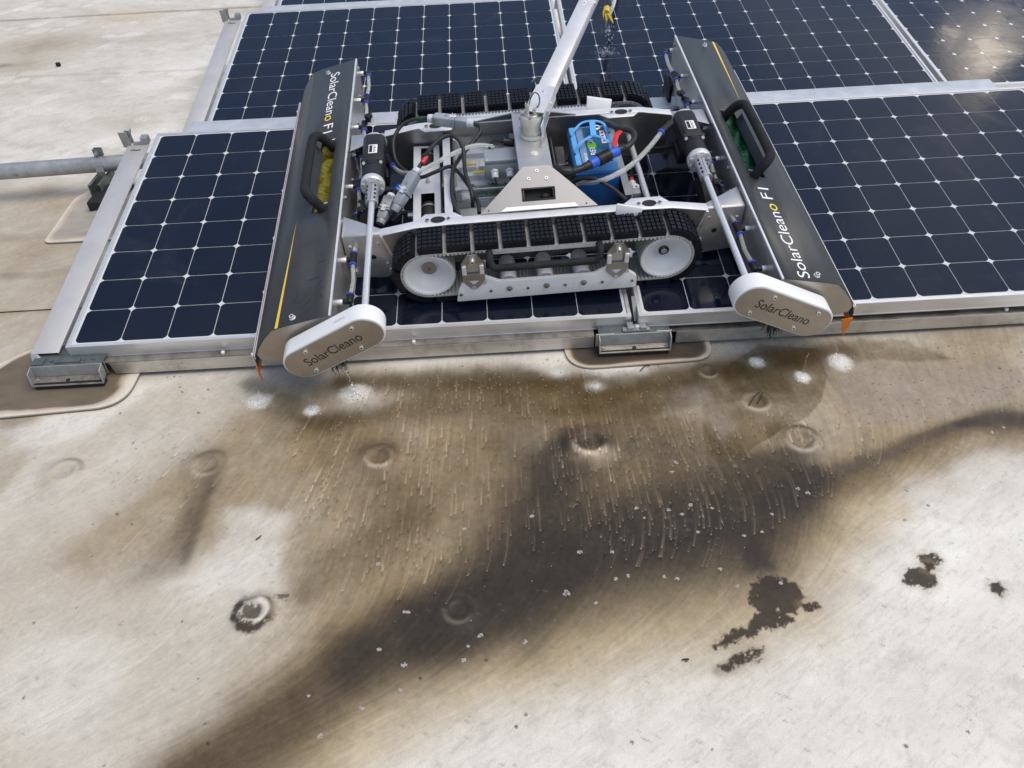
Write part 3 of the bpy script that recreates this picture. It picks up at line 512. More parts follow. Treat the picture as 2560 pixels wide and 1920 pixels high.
# ------------------------------------------------------------------ roof membrane: two overlapping sheets with stains, wrinkles and fastener plates
_T = rng.random((256, 256)).astype(np.float32)
def vnoise(x, y):
    xi = np.floor(x).astype(np.int32); yi = np.floor(y).astype(np.int32)
    fx = (x - xi).astype(np.float32); fy = (y - yi).astype(np.float32)
    fx = fx * fx * (3 - 2 * fx); fy = fy * fy * (3 - 2 * fy)
    a, b = _T[xi & 255, yi & 255], _T[(xi + 1) & 255, yi & 255]
    c, d = _T[xi & 255, (yi + 1) & 255], _T[(xi + 1) & 255, (yi + 1) & 255]
    return (a * (1 - fx) + b * fx) * (1 - fy) + (c * (1 - fx) + d * fx) * fy
def fbm(x, y, f, o=4, g=.55, seed=0):
    s = 0; a = 1; t = 0
    for k in range(o):
        s = s + a * vnoise(x * f + 17.3 * k + seed * 7.7, y * f + 9.1 * k + seed * 3.3); t += a; a *= g; f *= 2.03
    return s / t
def smooth(e0, e1, x):
    t = np.clip((x - e0) / (e1 - e0), 0, 1); return t * t * (3 - 2 * t)
def sdf(X, Y, poly):
    d = np.full(X.shape, 1e9, np.float32); ins = np.zeros(X.shape, bool); n = len(poly)
    for i in range(n):
        ax, ay = poly[i]; bx, by = poly[(i + 1) % n]; ex, ey = bx - ax, by - ay
        t = np.clip(((X - ax) * ex + (Y - ay) * ey) / (ex * ex + ey * ey + 1e-12), 0, 1)
        d = np.minimum(d, (X - ax - t * ex) ** 2 + (Y - ay - t * ey) ** 2)
        c = ((ay > Y) != (by > Y)) & (X < ex * (Y - ay) / (ey if abs(ey) > 1e-9 else 1e-9) + ax); ins ^= c
    d = np.sqrt(d); return np.where(ins, -d, d)
LAY = {'tan': (.250, .182, .096), 'brown': (.100, .069, .034), 'olive': (.064, .040, .011), 'dark': (.037, .0295, .0225), 'grey': (.27, .232, .185), 'beige': (.445, .397, .318), 'sand2': (.50, .405, .255), 'white': (.72, .70, .64), 'sand': (.55, .42, .27)}
def sub(X, Y, x0, x1, y0, y1):
    """index window of a tensor grid"""
    xs, ys = X[0], Y[:, 0]
    return slice(max(0, np.searchsorted(ys, y0)), np.searchsorted(ys, y1)), slice(max(0, np.searchsorted(xs, x0)), np.searchsorted(xs, x1))
def flow(X, Y):
    th = np.interp(X, [-.3, .2, .55, .9, 1.4, 1.8, 2.1, 2.5], [-.55, -.5, -.35, -.06, .0, .12, .02, -.35])
    th = th - np.clip(-.52 - Y - np.clip((X - 1.9) * -.2, -.2, .3), 0, 1) * 3.2
    th = np.where(X > 1.85, th - np.clip(-.30 - Y, 0, 1) * 2.6 * np.clip((X - 1.85) / .2, 0, 1), th)
    return np.sin(np.maximum(th, -1.12)), -np.cos(np.maximum(th, -1.12))
def paint(X, Y, fine):
    base = np.array((.70, .682, .625), np.float32)
    C = np.empty(X.shape + (3,), np.float32); C[:] = base
    big = fbm(X, Y, 1.6, 4, .55, 1); med = fbm(X, Y, 7, 5, .6, 2); det = fbm(X, Y, 42, 4, .65, 3)
    ani = fbm(X * 1.0 - Y * .6, (Y + X * .45) * 3.2, 9, 4, .6, 4)
    C *= (.86 + .24 * big + .14 * (med - .5))[..., None]
    C *= (1 + .14 * (det - .5) + .16 * (ani - .5))[..., None]
    wet = np.zeros(X.shape, np.float32)
    def mix(a, col):
        a = np.clip(a, 0, 1)[..., None]; C[...] = C * (1 - a) + np.array(col, np.float32) * a
    # thin film of dirt where water stands and dries
    film = smooth(.50, .74, fbm(X * .8, Y * 1.6, 2.3, 5, .6, 5)); mix(film * .35, (.36, .31, .245))
    film2 = smooth(.54, .70, fbm(X - .5 * Y, (Y + X * .5) * 2.2, 4.2, 5, .62, 6)); mix(film2 * .30 * smooth(.4, -.1, X + (Y > .1) * 0), (.34, .30, .255))
    wx = (fbm(X, Y, 5, 4, .55, 8) - .5) * 2; wy = (fbm(X, Y, 5, 4, .55, 9) - .5) * 2
    fx, fy = flow(X, Y)
    for lay, soft, amt, warp, poly in GD['polys']:
        xs = [p[0] for p in poly]; ys = [p[1] for p in poly]; g = soft * 2 + warp * 2
        w = sub(X, Y, min(xs) - g, max(xs) + g, min(ys) - g, max(ys) + g)
        if X[w].size == 0: continue
        d = sdf(X[w] + wx[w] * warp * 2, Y[w] + wy[w] * warp * 2, poly)
        a = smooth(soft, -soft, d) * amt
        mod = .72 + .56 * med[w] if lay != 'olive' else .35 + 1.0 * fbm(X[w], Y[w], 16, 5, .62, 12)
        a = a * mod
        cw = C[w]; al = np.clip(a, 0, 1)[..., None]; cw[...] = cw * (1 - al) + np.array(LAY[lay], np.float32) * al
        if lay in ('dark', 'brown', 'olive', 'grey'): wet[w] = np.maximum(wet[w], a)
        if lay == 'white': wet[w] *= 1 - a
    for lay, amt, pts in GD['strokes']:
        g = max(p[2] for p in pts) * 2.6; px = [p[0] for p in pts]; py = [p[1] for p in pts]
        w = sub(X, Y, min(px) - g, max(px) + g, min(py) - g, max(py) + g)
        if X[w].size == 0: continue
        x_, y_ = X[w] + wx[w] * .022, Y[w] + wy[w] * .022; best = np.full(x_.shape, 1e9, np.float32)
        for (ax, ay, ra), (bx, by, rb) in zip(pts[:-1], pts[1:]):
            ex, ey = bx - ax, by - ay; tt = np.clip(((x_ - ax) * ex + (y_ - ay) * ey) / (ex * ex + ey * ey), 0, 1)
            best = np.minimum(best, np.hypot(x_ - ax - tt * ex, y_ - ay - tt * ey) / (ra + (rb - ra) * tt))
        a = amt * np.exp(-best ** 3.0 * .7) * (.86 + .28 * med[w] * 1.0 - .0)
        cw = C[w]; al = np.clip(a, 0, .97)[..., None]; cw[...] = cw * (1 - al) + np.array(LAY[lay], np.float32) * al
        if lay in ('dark', 'brown', 'olive'): wet[w] = np.maximum(wet[w], a)
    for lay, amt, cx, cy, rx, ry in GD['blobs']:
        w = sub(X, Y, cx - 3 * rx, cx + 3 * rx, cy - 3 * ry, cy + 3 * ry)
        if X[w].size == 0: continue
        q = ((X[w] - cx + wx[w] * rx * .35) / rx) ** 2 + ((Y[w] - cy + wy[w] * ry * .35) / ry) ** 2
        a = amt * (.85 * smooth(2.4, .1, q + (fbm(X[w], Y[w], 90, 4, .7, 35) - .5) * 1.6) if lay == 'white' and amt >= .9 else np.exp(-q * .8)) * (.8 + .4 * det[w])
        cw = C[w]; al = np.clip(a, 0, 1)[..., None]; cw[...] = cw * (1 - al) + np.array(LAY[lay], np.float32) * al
    if fine:
        # water-borne dirt combed out along the flow (line integral of noise)
        w = sub(X, Y, -.75, 2.75, -1.33, .03)
        x, y = X[w].copy(), Y[w].copy(); acc = np.zeros(x.shape, np.float32)
        n = 16; h = .0028
        for sgn in (1, -1):
            px, py = x.copy(), y.copy()
            for k in range(n):
                ux, uy = flow(px, py); px += ux * h * sgn; py += uy * h * sgn
                acc += vnoise(px * 290 + 5, py * 290) * .8 + vnoise(px * 110 + 31, py * 110 + 3) * .3
        acc /= 2 * n; acc = (acc - acc.mean()) / acc.std()
        tone = 1 - np.clip(C[w].mean(-1) / .60, 0, 1)
        C[w] *= np.clip(1 + acc * (.010 + .085 * tone * smooth(.1, .8, x) * (1 - .65 * np.clip(wet[w], 0, 1))), .3, 2)[..., None]
        C[w] += np.array((.10, .08, .052), np.float32) * (np.clip(acc - .9, 0, 3) * tone * .03)[..., None]
    # chalky scuffs and grey mottling on the dry sheet
    u_, v_ = X * .83 + Y * .56, Y * .83 - X * .56
    sc1 = smooth(.56, .72, fbm(u_ * 5, v_ * 26, 1.6, 5, .7, 16)); sc2 = smooth(.54, .74, fbm(X, Y, 13, 6, .75, 17)); sc3 = smooth(.57, .70, fbm(u_ * 30, v_ * 190, 1.0, 4, .7, 18))
    lt = np.clip(C.mean(-1) / .5, 0, 1) ** 2
    mix(sc1 * .16 * lt, (.80, .78, .74)); mix(sc2 * .24 * lt, (.33, .305, .27)); mix(sc3 * .20 * lt, (.28, .255, .225))
    tone = 1 - np.clip(C.mean(-1) / .60, 0, 1); gr = fbm(X, Y, 120, 3, .7, 14) - .5; g2 = fbm(X, Y, 22, 5, .7, 15) - .5
    C *= np.clip(1 + (.10 + .5 * tone) * gr * .8 + (.05 + .7 * tone) * g2 * .7, .4, 1.6)[..., None]
    return C, wet, med, det
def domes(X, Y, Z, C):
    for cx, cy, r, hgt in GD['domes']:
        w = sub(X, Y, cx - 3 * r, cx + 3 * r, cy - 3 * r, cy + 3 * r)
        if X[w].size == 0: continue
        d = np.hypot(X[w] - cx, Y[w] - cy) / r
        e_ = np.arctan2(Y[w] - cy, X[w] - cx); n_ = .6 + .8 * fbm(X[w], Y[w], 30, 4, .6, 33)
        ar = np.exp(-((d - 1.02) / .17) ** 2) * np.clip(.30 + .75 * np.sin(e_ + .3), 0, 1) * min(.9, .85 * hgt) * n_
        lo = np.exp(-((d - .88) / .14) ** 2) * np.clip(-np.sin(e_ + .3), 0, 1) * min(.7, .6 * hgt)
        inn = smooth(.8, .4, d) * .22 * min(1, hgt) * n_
        for a_, c_ in ((ar, (.09, .068, .045)), (inn, (.12, .09, .06)), (lo, (.55, .47, .36))):  # dirt and relief shading painted as colour: dark upper arc, pale lower crescent
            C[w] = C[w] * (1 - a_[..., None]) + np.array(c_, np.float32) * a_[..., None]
        Z[w] += hgt * (.013 * smooth(1.9, .75, d) - .008 * smooth(.72, .35, d))
def stain_poly(X, Y, C, wet):
    for poly in GD['stains']:
        xs = [p[0] for p in poly]; ys = [p[1] for p in poly]
        w = sub(X, Y, min(xs) - .05, max(xs) + .05, min(ys) - .05, max(ys) + .05)
        if X[w].size == 0: continue
        n1 = fbm(X[w], Y[w], 95, 5, .75, 21) - .5; n2 = fbm(X[w], Y[w], 60, 5, .7, 22)
        d = sdf(X[w], Y[w], poly) + n1 * .026 - .004
        halo = smooth(.022, -.004, d) * .38
        cw = C[w]; cw[...] = cw * (1 - halo[..., None]) + np.array((.33, .25, .155), np.float32) * halo[..., None]
        a = (smooth(.0035, -.0015, d) * smooth(.34, .46, n2 + .04 + np.clip(-d * 6, 0, .12)))[..., None] * .96
        cw[...] = cw * (1 - a) + np.array((.036, .027, .019), np.float32) * a * (.5 + 1.1 * n2[..., None])
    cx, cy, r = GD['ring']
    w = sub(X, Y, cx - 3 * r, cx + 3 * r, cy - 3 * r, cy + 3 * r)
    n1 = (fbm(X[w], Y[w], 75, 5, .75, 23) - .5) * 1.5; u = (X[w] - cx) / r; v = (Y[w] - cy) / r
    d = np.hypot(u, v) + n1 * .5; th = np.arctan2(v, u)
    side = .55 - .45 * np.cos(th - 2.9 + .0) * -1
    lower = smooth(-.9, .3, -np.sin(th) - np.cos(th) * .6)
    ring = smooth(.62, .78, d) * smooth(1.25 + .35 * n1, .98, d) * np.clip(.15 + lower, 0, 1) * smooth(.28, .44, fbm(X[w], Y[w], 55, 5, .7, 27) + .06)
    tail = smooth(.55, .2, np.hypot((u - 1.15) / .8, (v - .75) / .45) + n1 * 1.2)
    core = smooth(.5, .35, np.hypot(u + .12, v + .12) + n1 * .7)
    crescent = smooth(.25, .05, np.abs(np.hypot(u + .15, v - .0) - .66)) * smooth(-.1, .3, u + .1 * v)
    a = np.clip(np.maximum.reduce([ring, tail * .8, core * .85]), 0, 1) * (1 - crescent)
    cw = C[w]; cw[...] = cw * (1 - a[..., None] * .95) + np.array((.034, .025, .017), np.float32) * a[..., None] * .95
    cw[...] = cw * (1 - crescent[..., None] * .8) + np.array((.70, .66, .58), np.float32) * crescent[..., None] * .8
STREAKS = []
def inside(px, py, poly):
    c = False; n = len(poly)
    for i in range(n):
        ax, ay = poly[i]; bx, by = poly[(i + 1) % n]
        if (ay > py) != (by > py) and px < (bx - ax) * (py - ay) / (by - ay) + ax: c = not c
    return c
for poly, cnt in GD['streakpoly']:
    xs = [p[0] for p in poly]; ys = [p[1] for p in poly]; k = 0
    while k < cnt:
        px, py = random.uniform(min(xs), max(xs)), random.uniform(min(ys), max(ys))
        if inside(px, py, poly): STREAKS.append((px, py, random.choice([.012, .02, .03, .045, .07, .10]) * random.uniform(.7, 1.3), random.uniform(.6, 1.35))); k += 1
GRIT = []
def streaks(X, Y, Z, C):
    xs, ys = X[0], Y[:, 0]; h = .0032
    for px, py, ln, wd_ in STREAKS:
        n = int(ln / .0016); x, y = px, py; wdt = .00110 * wd_
        for k in range(n):
            ux, uy = flow(np.array(x), np.array(y)); x += float(ux) * .0016; y += float(uy) * .0016
            if k % 2 == 0 or k > n - 3:
                w = sub(X, Y, x - .007, x + .007, y - .007, y + .007); t = k / n
                if X[w].size == 0: continue
                d = np.hypot(X[w] - x, Y[w] - y)
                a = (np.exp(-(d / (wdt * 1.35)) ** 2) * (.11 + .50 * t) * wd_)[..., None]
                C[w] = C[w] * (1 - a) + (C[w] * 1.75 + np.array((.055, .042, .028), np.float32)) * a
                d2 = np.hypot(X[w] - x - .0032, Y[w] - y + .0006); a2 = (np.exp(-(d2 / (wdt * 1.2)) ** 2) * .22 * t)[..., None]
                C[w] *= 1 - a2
        GRIT.append((x, y, wd_))
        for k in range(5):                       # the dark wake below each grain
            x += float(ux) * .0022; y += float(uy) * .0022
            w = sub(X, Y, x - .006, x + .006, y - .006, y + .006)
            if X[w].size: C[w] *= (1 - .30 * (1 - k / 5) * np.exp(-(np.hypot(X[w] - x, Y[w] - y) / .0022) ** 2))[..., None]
def sheet(name, xs, ys, zlift, fine, label=None):
    X, Y = np.meshgrid(xs.astype(np.float32), ys.astype(np.float32))
    C, wet, med, det = paint(X, Y, fine)
    Z = np.full(X.shape, zlift, np.float32)
    Z += (fbm(X, Y, 2.1, 3, .5, 31) - .5) * .007 + (fbm(X - .5 * Y, (Y + .5 * X) * 2, 6, 3, .5, 32) - .5) * .0028
    if fine:
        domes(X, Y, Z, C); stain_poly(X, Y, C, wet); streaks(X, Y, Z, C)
        for px, py in GD['specks']:
            r = random.uniform(.0016, .0036); w = sub(X, Y, px - .012, px + .012, py - .012, py + .012)
            if X[w].size:
                a = smooth(r * 1.3, r * .5, np.hypot((X[w] - px) * random.uniform(.7, 1.2), Y[w] - py + .4 * (X[w] - px)))[..., None] * .92
                C[w] = C[w] * (1 - a) + np.array((.03, .025, .02), np.float32) * a
        # dark speckle drifted over the pale sheet
        for k in range(900):
            px, py = random.uniform(-.5, 2.6), random.uniform(-1.25, -.05); r = random.uniform(.0012, .0026)
            w = sub(X, Y, px - .01, px + .01, py - .01, py + .01)
            if X[w].size:
                a = smooth(1.25, .5, np.hypot((X[w] - px) / (r * 2.6), ((Y[w] - py) + .55 * (X[w] - px)) / r))[..., None] * random.uniform(.15, .55)
                C[w] = C[w] * (1 - a) + np.array((.14, .12, .10), np.float32) * a
        seam_y = .325 + .012 * (fbm(xs, xs * 0 + 3, 3, 3, .5, 41) - .5)
    else:
        # wrinkles and old puddle edges running across the sheet
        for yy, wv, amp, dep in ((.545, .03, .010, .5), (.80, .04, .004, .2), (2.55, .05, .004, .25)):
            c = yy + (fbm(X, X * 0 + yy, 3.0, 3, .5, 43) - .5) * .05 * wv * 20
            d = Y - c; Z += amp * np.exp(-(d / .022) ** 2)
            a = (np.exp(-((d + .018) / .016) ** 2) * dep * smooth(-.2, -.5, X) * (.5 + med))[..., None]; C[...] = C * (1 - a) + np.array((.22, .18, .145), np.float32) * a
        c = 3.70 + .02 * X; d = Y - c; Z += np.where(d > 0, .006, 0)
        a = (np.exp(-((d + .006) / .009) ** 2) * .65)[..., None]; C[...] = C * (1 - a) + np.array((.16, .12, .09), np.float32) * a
        # pale boot prints
        for k in range(46):
            fx_, fy_ = random.uniform(-2.0, -.30), random.uniform(1.3, 4.1); an = random.uniform(-.2, 1.2); sz = random.uniform(.8, 1.1)
            w = sub(X, Y, fx_ - .25, fx_ + .25, fy_ - .25, fy_ + .25)
            if X[w].size == 0: continue
            u = (X[w] - fx_) * math.cos(an) + (Y[w] - fy_) * math.sin(an); v = -(X[w] - fx_) * math.sin(an) + (Y[w] - fy_) * math.cos(an)
            sole = np.maximum(smooth(1.0, .8, np.hypot((u - .05) / .085, v / .05)), smooth(1.0, .75, np.hypot((u + .09) / .045, v / .038)))
            tread = smooth(.42, .58, .5 + .5 * np.sin(u * 310 + 9 * np.abs(v) * 20) * np.cos(v * 90))
            a = (sole * (.25 + .75 * tread) * fbm(X[w], Y[w], 14, 3, .6, k) * random.uniform(.4, 1.1))[..., None]
            C[w] = C[w] * (1 - a) + np.array((.74, .72, .68), np.float32) * a
    ny, nx = X.shape
    V = np.stack([X, Y, Z], -1).reshape(-1, 3)
    idx = np.arange(nx * ny, dtype=np.int32).reshape(ny, nx)
    q = np.stack([idx[:-1, :-1], idx[:-1, 1:], idx[1:, 1:], idx[1:, :-1]], -1).reshape(-1, 4)
    me = bpy.data.meshes.new(name)
    me.vertices.add(len(V)); me.vertices.foreach_set('co', V.ravel())
    me.loops.add(q.size); me.loops.foreach_set('vertex_index', q.ravel())
    me.polygons.add(len(q)); me.polygons.foreach_set('loop_start', np.arange(0, q.size, 4, dtype=np.int32)); me.polygons.foreach_set('loop_total', np.full(len(q), 4, np.int32))
    me.update(calc_edges=True)
    me.shade_smooth()
    at = me.attributes.new('stain', 'FLOAT_COLOR', 'POINT')
    at.data.foreach_set('color', np.concatenate([np.clip(C, .01, .9), np.clip(wet, 0, 1)[..., None]], -1).reshape(-1).astype(np.float32))
    me.materials.append(M['membrane'])
    o = link(name, me); tag(o, label, kind='structure')
    return X, Y, Z
def membrane_mat():
    m = bpy.data.materials.new('roof_membrane'); m.use_nodes = True; t = m.node_tree; b = t.nodes['Principled BSDF']
    at = N(t, 'ShaderNodeAttribute', attribute_name='stain'); geo = N(t, 'ShaderNodeNewGeometry')
    n = N(t, 'ShaderNodeTexNoise', i_Scale=330.0, i_Detail=5.0, i_Roughness=.7); t.links.new(geo.outputs['Position'], n.inputs['Vector'])
    mr = N(t, 'ShaderNodeMapRange'); mr.inputs[1].default_value = .25; mr.inputs[2].default_value = .75; mr.inputs[3].default_value = .86; mr.inputs[4].default_value = 1.12
    t.links.new(n.outputs['Fac'], mr.inputs[0])
    x = N(t, 'ShaderNodeMix', data_type='RGBA', blend_type='MULTIPLY'); x.inputs['Factor'].default_value = 1.0
    t.links.new(at.outputs['Color'], x.inputs['A']); t.links.new(mr.outputs[0], x.inputs['B']); t.links.new(x.outputs['Result'], b.inputs['Base Color'])
    r = N(t, 'ShaderNodeMapRange'); r.inputs[3].default_value = .62; r.inputs[4].default_value = .34; t.links.new(at.outputs['Alpha'], r.inputs[0]); t.links.new(r.outputs[0], b.inputs['Roughness'])
    n2 = N(t, 'ShaderNodeTexNoise', i_Scale=120.0, i_Detail=5.0, i_Roughness=.65); t.links.new(geo.outputs['Position'], n2.inputs['Vector'])
    bp = N(t, 'ShaderNodeBump', i_Strength=.16, i_Distance=.002); t.links.new(n2.outputs['Fac'], bp.inputs['Height']); t.links.new(bp.outputs[0], b.inputs['Normal'])
    b.inputs['Specular IOR Level'].default_value = .22
    return m
M['membrane'] = membrane_mat()
def grow(a, b, s0, s1):
    o = [a]; s = s0
    while o[-1] < b: o.append(o[-1] + s); s = min(s * 1.25, s1)
    return np.array(o[1:])
xs = np.concatenate([-grow(.75, 120, .012, 6.0)[::-1], np.arange(-.75, 2.75, .0032), grow(2.75, 120, .012, 6.0)])
ys = np.concatenate([-grow(1.33, 60, .01, 4.0)[::-1], np.arange(-1.33, .02, .0032), np.arange(.02, .34, .008)])
GX, GY, GZ = sheet('roof_membrane', xs, ys, 0.0, True)
xs2 = np.concatenate([-grow(2.4, 120, .02, 6.0)[::-1], np.arange(-2.4, -.1, .007), grow(-.1, 120, .02, 6.0)])
ys2 = np.concatenate([np.arange(.318, 1.3, .006), np.arange(1.3, 4.5, .009), grow(4.5, 160, .03, 6.0)])
sheet('roof_membrane', xs2, ys2, 0.0055, False)
def ground_z(x, y):
    return float(GZ[min(np.searchsorted(GY[:, 0], y), GZ.shape[0] - 1), min(np.searchsorted(GX[0], x), GZ.shape[1] - 1)])
# ------------------------------------------------------------------ solar panels, tilted on their low racks
MA = Matrix.Translation((0, 0, .10)) @ Matrix.Rotation(R(9.46731), 4, 'X')
def pose(rv, off):
    v = Vector(rv); a = v.length
    return MA @ Matrix.Translation(off) @ (Matrix.Rotation(a, 4, v.normalized()) if a > 1e-6 else Matrix.Identity(4))
POSE = {'A': pose((0, 0, 0), (0, 0, 0)),
        'B': pose((-.0031, -.00925, -.00745), (1.57732, -.01409, .01403)),
        'C': pose((.00376, -.00063, .00052), (.00161, 1.49016, -.24852)),
        'D': pose((.00343, -.00947, -.00678), (1.57762, 1.49147, -.24572)),
        'E': pose((.0046, .00719, .00169), (3.18309, 1.51303, -.24915)),
        'F': pose((.0045, 0, 0), (.0032, 2.982, -.4965))}
P = .127
U0, U1, V0, V1 = -.0185, 12 * P + .0185, -.0165, 8 * P + .0165
def cell_mesh():
    h, c = P / 2 - .00105, .0108; pts = []
    for sx, sy in ((1, -1), (1, 1), (-1, 1), (-1, -1)):
        a, b = Vector((sx * h, sy * (h - c))), Vector((sx * (h - c), sy * h))
        if sx * sy > 0: seq = (a, (a + b) / 2 + Vector((sx, sy)) * .0014, b)
        else: seq = (b, (a + b) / 2 + Vector((sx, sy)) * .0014, a)
        pts += [tuple(p) for p in seq]
    b = MB(); b.prism(pts, 0, .0006, 'z')
    return b.mesh('solar_cell', M['cell'], smooth=0)
CELL = cell_mesh()
fw = .0105
def rail_mesh(x0, x1, y0, y1, long_x):
    b = MB()
    b.box(x0, x1, y0, y1, -.044, .0036)
    if long_x: b.box(x0 + .002, x1 - .002, y0 - (.0006 if y0 < .5 else 0), y1 + (.0006 if y0 > .5 else 0), -.041, -.038)
    return b.mesh('frame_rail', M['frame'], bevel=.0007, seg=1)
RAILS = [rail_mesh(U0, U1, V0, V0 + fw, True), rail_mesh(U0, U1, V1 - fw, V1, True), rail_mesh(U0, U0 + fw, V0 + fw, V1 - fw, False), rail_mesh(U1 - fw, U1, V0 + fw, V1 - fw, False)]
BACK = MB().box(U0 + fw, U1 - fw, V0 + fw, V1 - fw, -.006, 0).mesh('backsheet', M['backsheet'], smooth=0)
GROOVE = MB()
for a in ((U0 + fw, U1 - fw, V0 + fw, V0 + fw + .0012), (U0 + fw, U1 - fw, V1 - fw - .0012, V1 - fw), (U0 + fw, U0 + fw + .0012, V0 + fw, V1 - fw), (U1 - fw - .0012, U1 - fw, V0 + fw, V1 - fw)):
    GROOVE.box(*a, .0001, .0009)
GROOVE = GROOVE.mesh('gasket', M['rail'], smooth=0)
LAB = {'A': 'front left solar panel under the left half of the cleaning robot', 'B': 'front right solar panel beside the right brush with water beads',
       'C': 'second row solar panel at left behind the rear track', 'D': 'second row middle solar panel with water splashing on it from the lance',
       'E': 'top right corner solar panel reflecting a bright patch of cloud', 'F': 'sliver of third row solar panel along the top edge'}
for k, mt in POSE.items():
    o = empty('solar_panel', mt, LAB[k], 'solar panel', 'solar panels in rows on the flat roof')
    for r in RAILS: link('frame_rail', r, o)
    link('backsheet', BACK, o); link('gasket', GROOVE, o)
    for j in range(8):
        for i in range(12):
            c = link('solar_cell', CELL, o); c.location = ((i + .5) * P, (j + .5) * P, .0002)
# drain hole plugs are left out: nothing of them shows

# wind deflectors behind each row
def deflector(mt, u0, u1, label):
    prof = [(1.036, -.010), (1.123, -.0125), (1.128, -.016), (1.290, -.178), (1.287, -.180), (1.126, -.0185), (1.121, -.0155), (1.036, -.013)]
    b = MB().prism([(v, w) for v, w in prof], u0, u1, 'x')
    o = b.build('wind_deflector', M['alu_dull'], None, bevel=.0008, seg=1); o.matrix_world = mt
    s = MB(); n = 3
    for i in range(n): u = u0 + (u1 - u0) * (i + .5) / n; s.cyl((u, 1.045, -.0105), (u, 1.045, -.006), .0035, n=8)
    pieces(s, 'screw', M['steel_d'], o)
    return tag(o, label, 'wind deflector', 'wind deflectors behind the panels')
M['alu_dull'] = mat('oxidised_sheet', (.66, .67, .69), .5, .6, noise=.10, nscale=16, rvar=.1, dirt=((.42, .42, .42), 24, .52, .8, .5))
deflector(POSE['A'], .080, 1.560, 'oxidised wind deflector strip between front left panel and second row')
deflector(POSE['B'], -.010, 1.462, 'oxidised wind deflector strip behind front right panel ending short of corner')
deflector(POSE['C'], .080, 1.560, 'thin wind deflector strip behind the second row left panel')
deflector(POSE['D'], -.010, 1.50, 'wind deflector strip behind the second row middle panel')

# side covers at the left end of each row
def side_cover(mt, label, front=True):
    o = empty('side_cover', mt, label, 'side cover', 'side covers at the left end of the panel rows')
    b = MB()
    prof = [(-.1262, -.052), (-.1262, -.0215), (-.1245, -.0195), (-.0500, -.0195), (-.0490, -.0205), (-.0490, -.0245), (-.0502, -.0245), (-.0502, -.0215), (-.123, -.0215), (-.1248, -.023), (-.1248, -.052)]
    b.prism(prof, -.012 if front else -.02, 1.0, 'y')
    b.build('cover_sheet', M['sheet'], o, bevel=.0006, seg=1)
    t = MB()
    t.bar((-.128, 1.005, -.03), (-.128, 1.005, .030), .004, .030, up=(1, 0, 0)); t.bar((-.126, 1.017, .005), (-.105, 1.017, .004), .004, .05)
    t.bar((-.118, 1.004, -.025), (-.106, 1.03, .028), .006, .004); t.box(-.106, -.070, 1.0, 1.012, -.022, -.012); t.box(-.075, -.05, 1.002, 1.03, -.022, .004)
    t.build('end_bracket', M['galv'], o, bevel=.0006, seg=1)
    s = MB(); s.tube([(-.105, .965, -.0185), (-.095, .968, -.0180), (-.085, .964, -.0183), (-.07, .967, -.0186)], .0014, 5)
    s.build('spring_clip', M['dark'], o)
    if front:
        c = MB(); c.hexa([(-.1262, -.012, -.0205), (-.1262, -.012, -.05), (-.100, -.034, -.046), (-.116, -.036, -.030)], [(-.108, -.012, -.0205), (-.105, -.012, -.05), (-.080, -.030, -.046), (-.098, -.034, -.030)])
        c.build('folded_corner', M['galv'], o)
        c = MB().box(-.075, -.050, -.040, -.022, -.058, -.040); c.build('lug', M['rail'], o, bevel=.001)
    return o
side_cover(POSE['A'], 'dusty grey side cover along the left edge of the front panel')
side_cover(POSE['C'], 'pale grey side cover at left end of the second panel row', False)
side_cover(POSE['F'], 'small pale side cover at left end of the third row', False)

# front rails
def front_rail(x0, x1, tab0, label, slant):
    o = empty('mounting_rail', None, label, 'rail', 'front mounting rails under the panels')
    b = MB()
    b.hexa([(x0 + slant, -.035, .0125), (x1, -.035, .0125), (x1, -.031, .0125), (x0 + slant, -.031, .0125)], [(x0, -.035, .052), (x1, -.035, .052), (x1, -.031, .052), (x0, -.031, .052)])
    b.build('front_face', M['rail'], o, bevel=.0006, seg=1)
    MB().box(tab0, x1 + .0, -.0352, .040, .0523, .0553).build('top_flange', M['flange'], o, bevel=.0006, seg=1)
    return o
rA = front_rail(.088, 1.4380, .034, 'long aluminium front rail below the front left panel', .008)
MB().box(.034, .0790, -.0385, -.0355, .020, .0620).build('end_tab', M['rail'], rA, bevel=.0006, seg=1)
rB = front_rail(1.6690, 3.15, 1.608, 'long aluminium front rail below the front right panel', 0)
MB().box(1.607, 1.6500, -.0545, -.0515, .022, .0735).build('end_tab', M['rail'], rB, bevel=.0006, seg=1)
MB().box(1.4395, 1.490, -.0545, -.0515, .030, .0725).build('end_tab', M['rail'], rA, bevel=.0006, seg=1)
for r_, X in ((rA, (.062, .40, .93, 1.455)), (rB, (1.625, 2.05, 2.60))):
    for x in X:
        MB().box(x, x + .0085, -.030, -.020, .0555, .0635).build('clip', M['white'], r_, bevel=.0012)
for r_, X in ((rA, (.25, .72, 1.2)), (rB, (1.86, 2.3, 2.8))):      # scratches and drips of old marker on the rail
    for x in X:
        b = MB()
        for k in range(4): b.box(x + k * .011, x + k * .011 + random.uniform(.002, .006), -.0353, -.0351, .036 + k * .0006, .0373 + k * .0006)
        b.build('scuff', M['print'], r_, smooth=0)

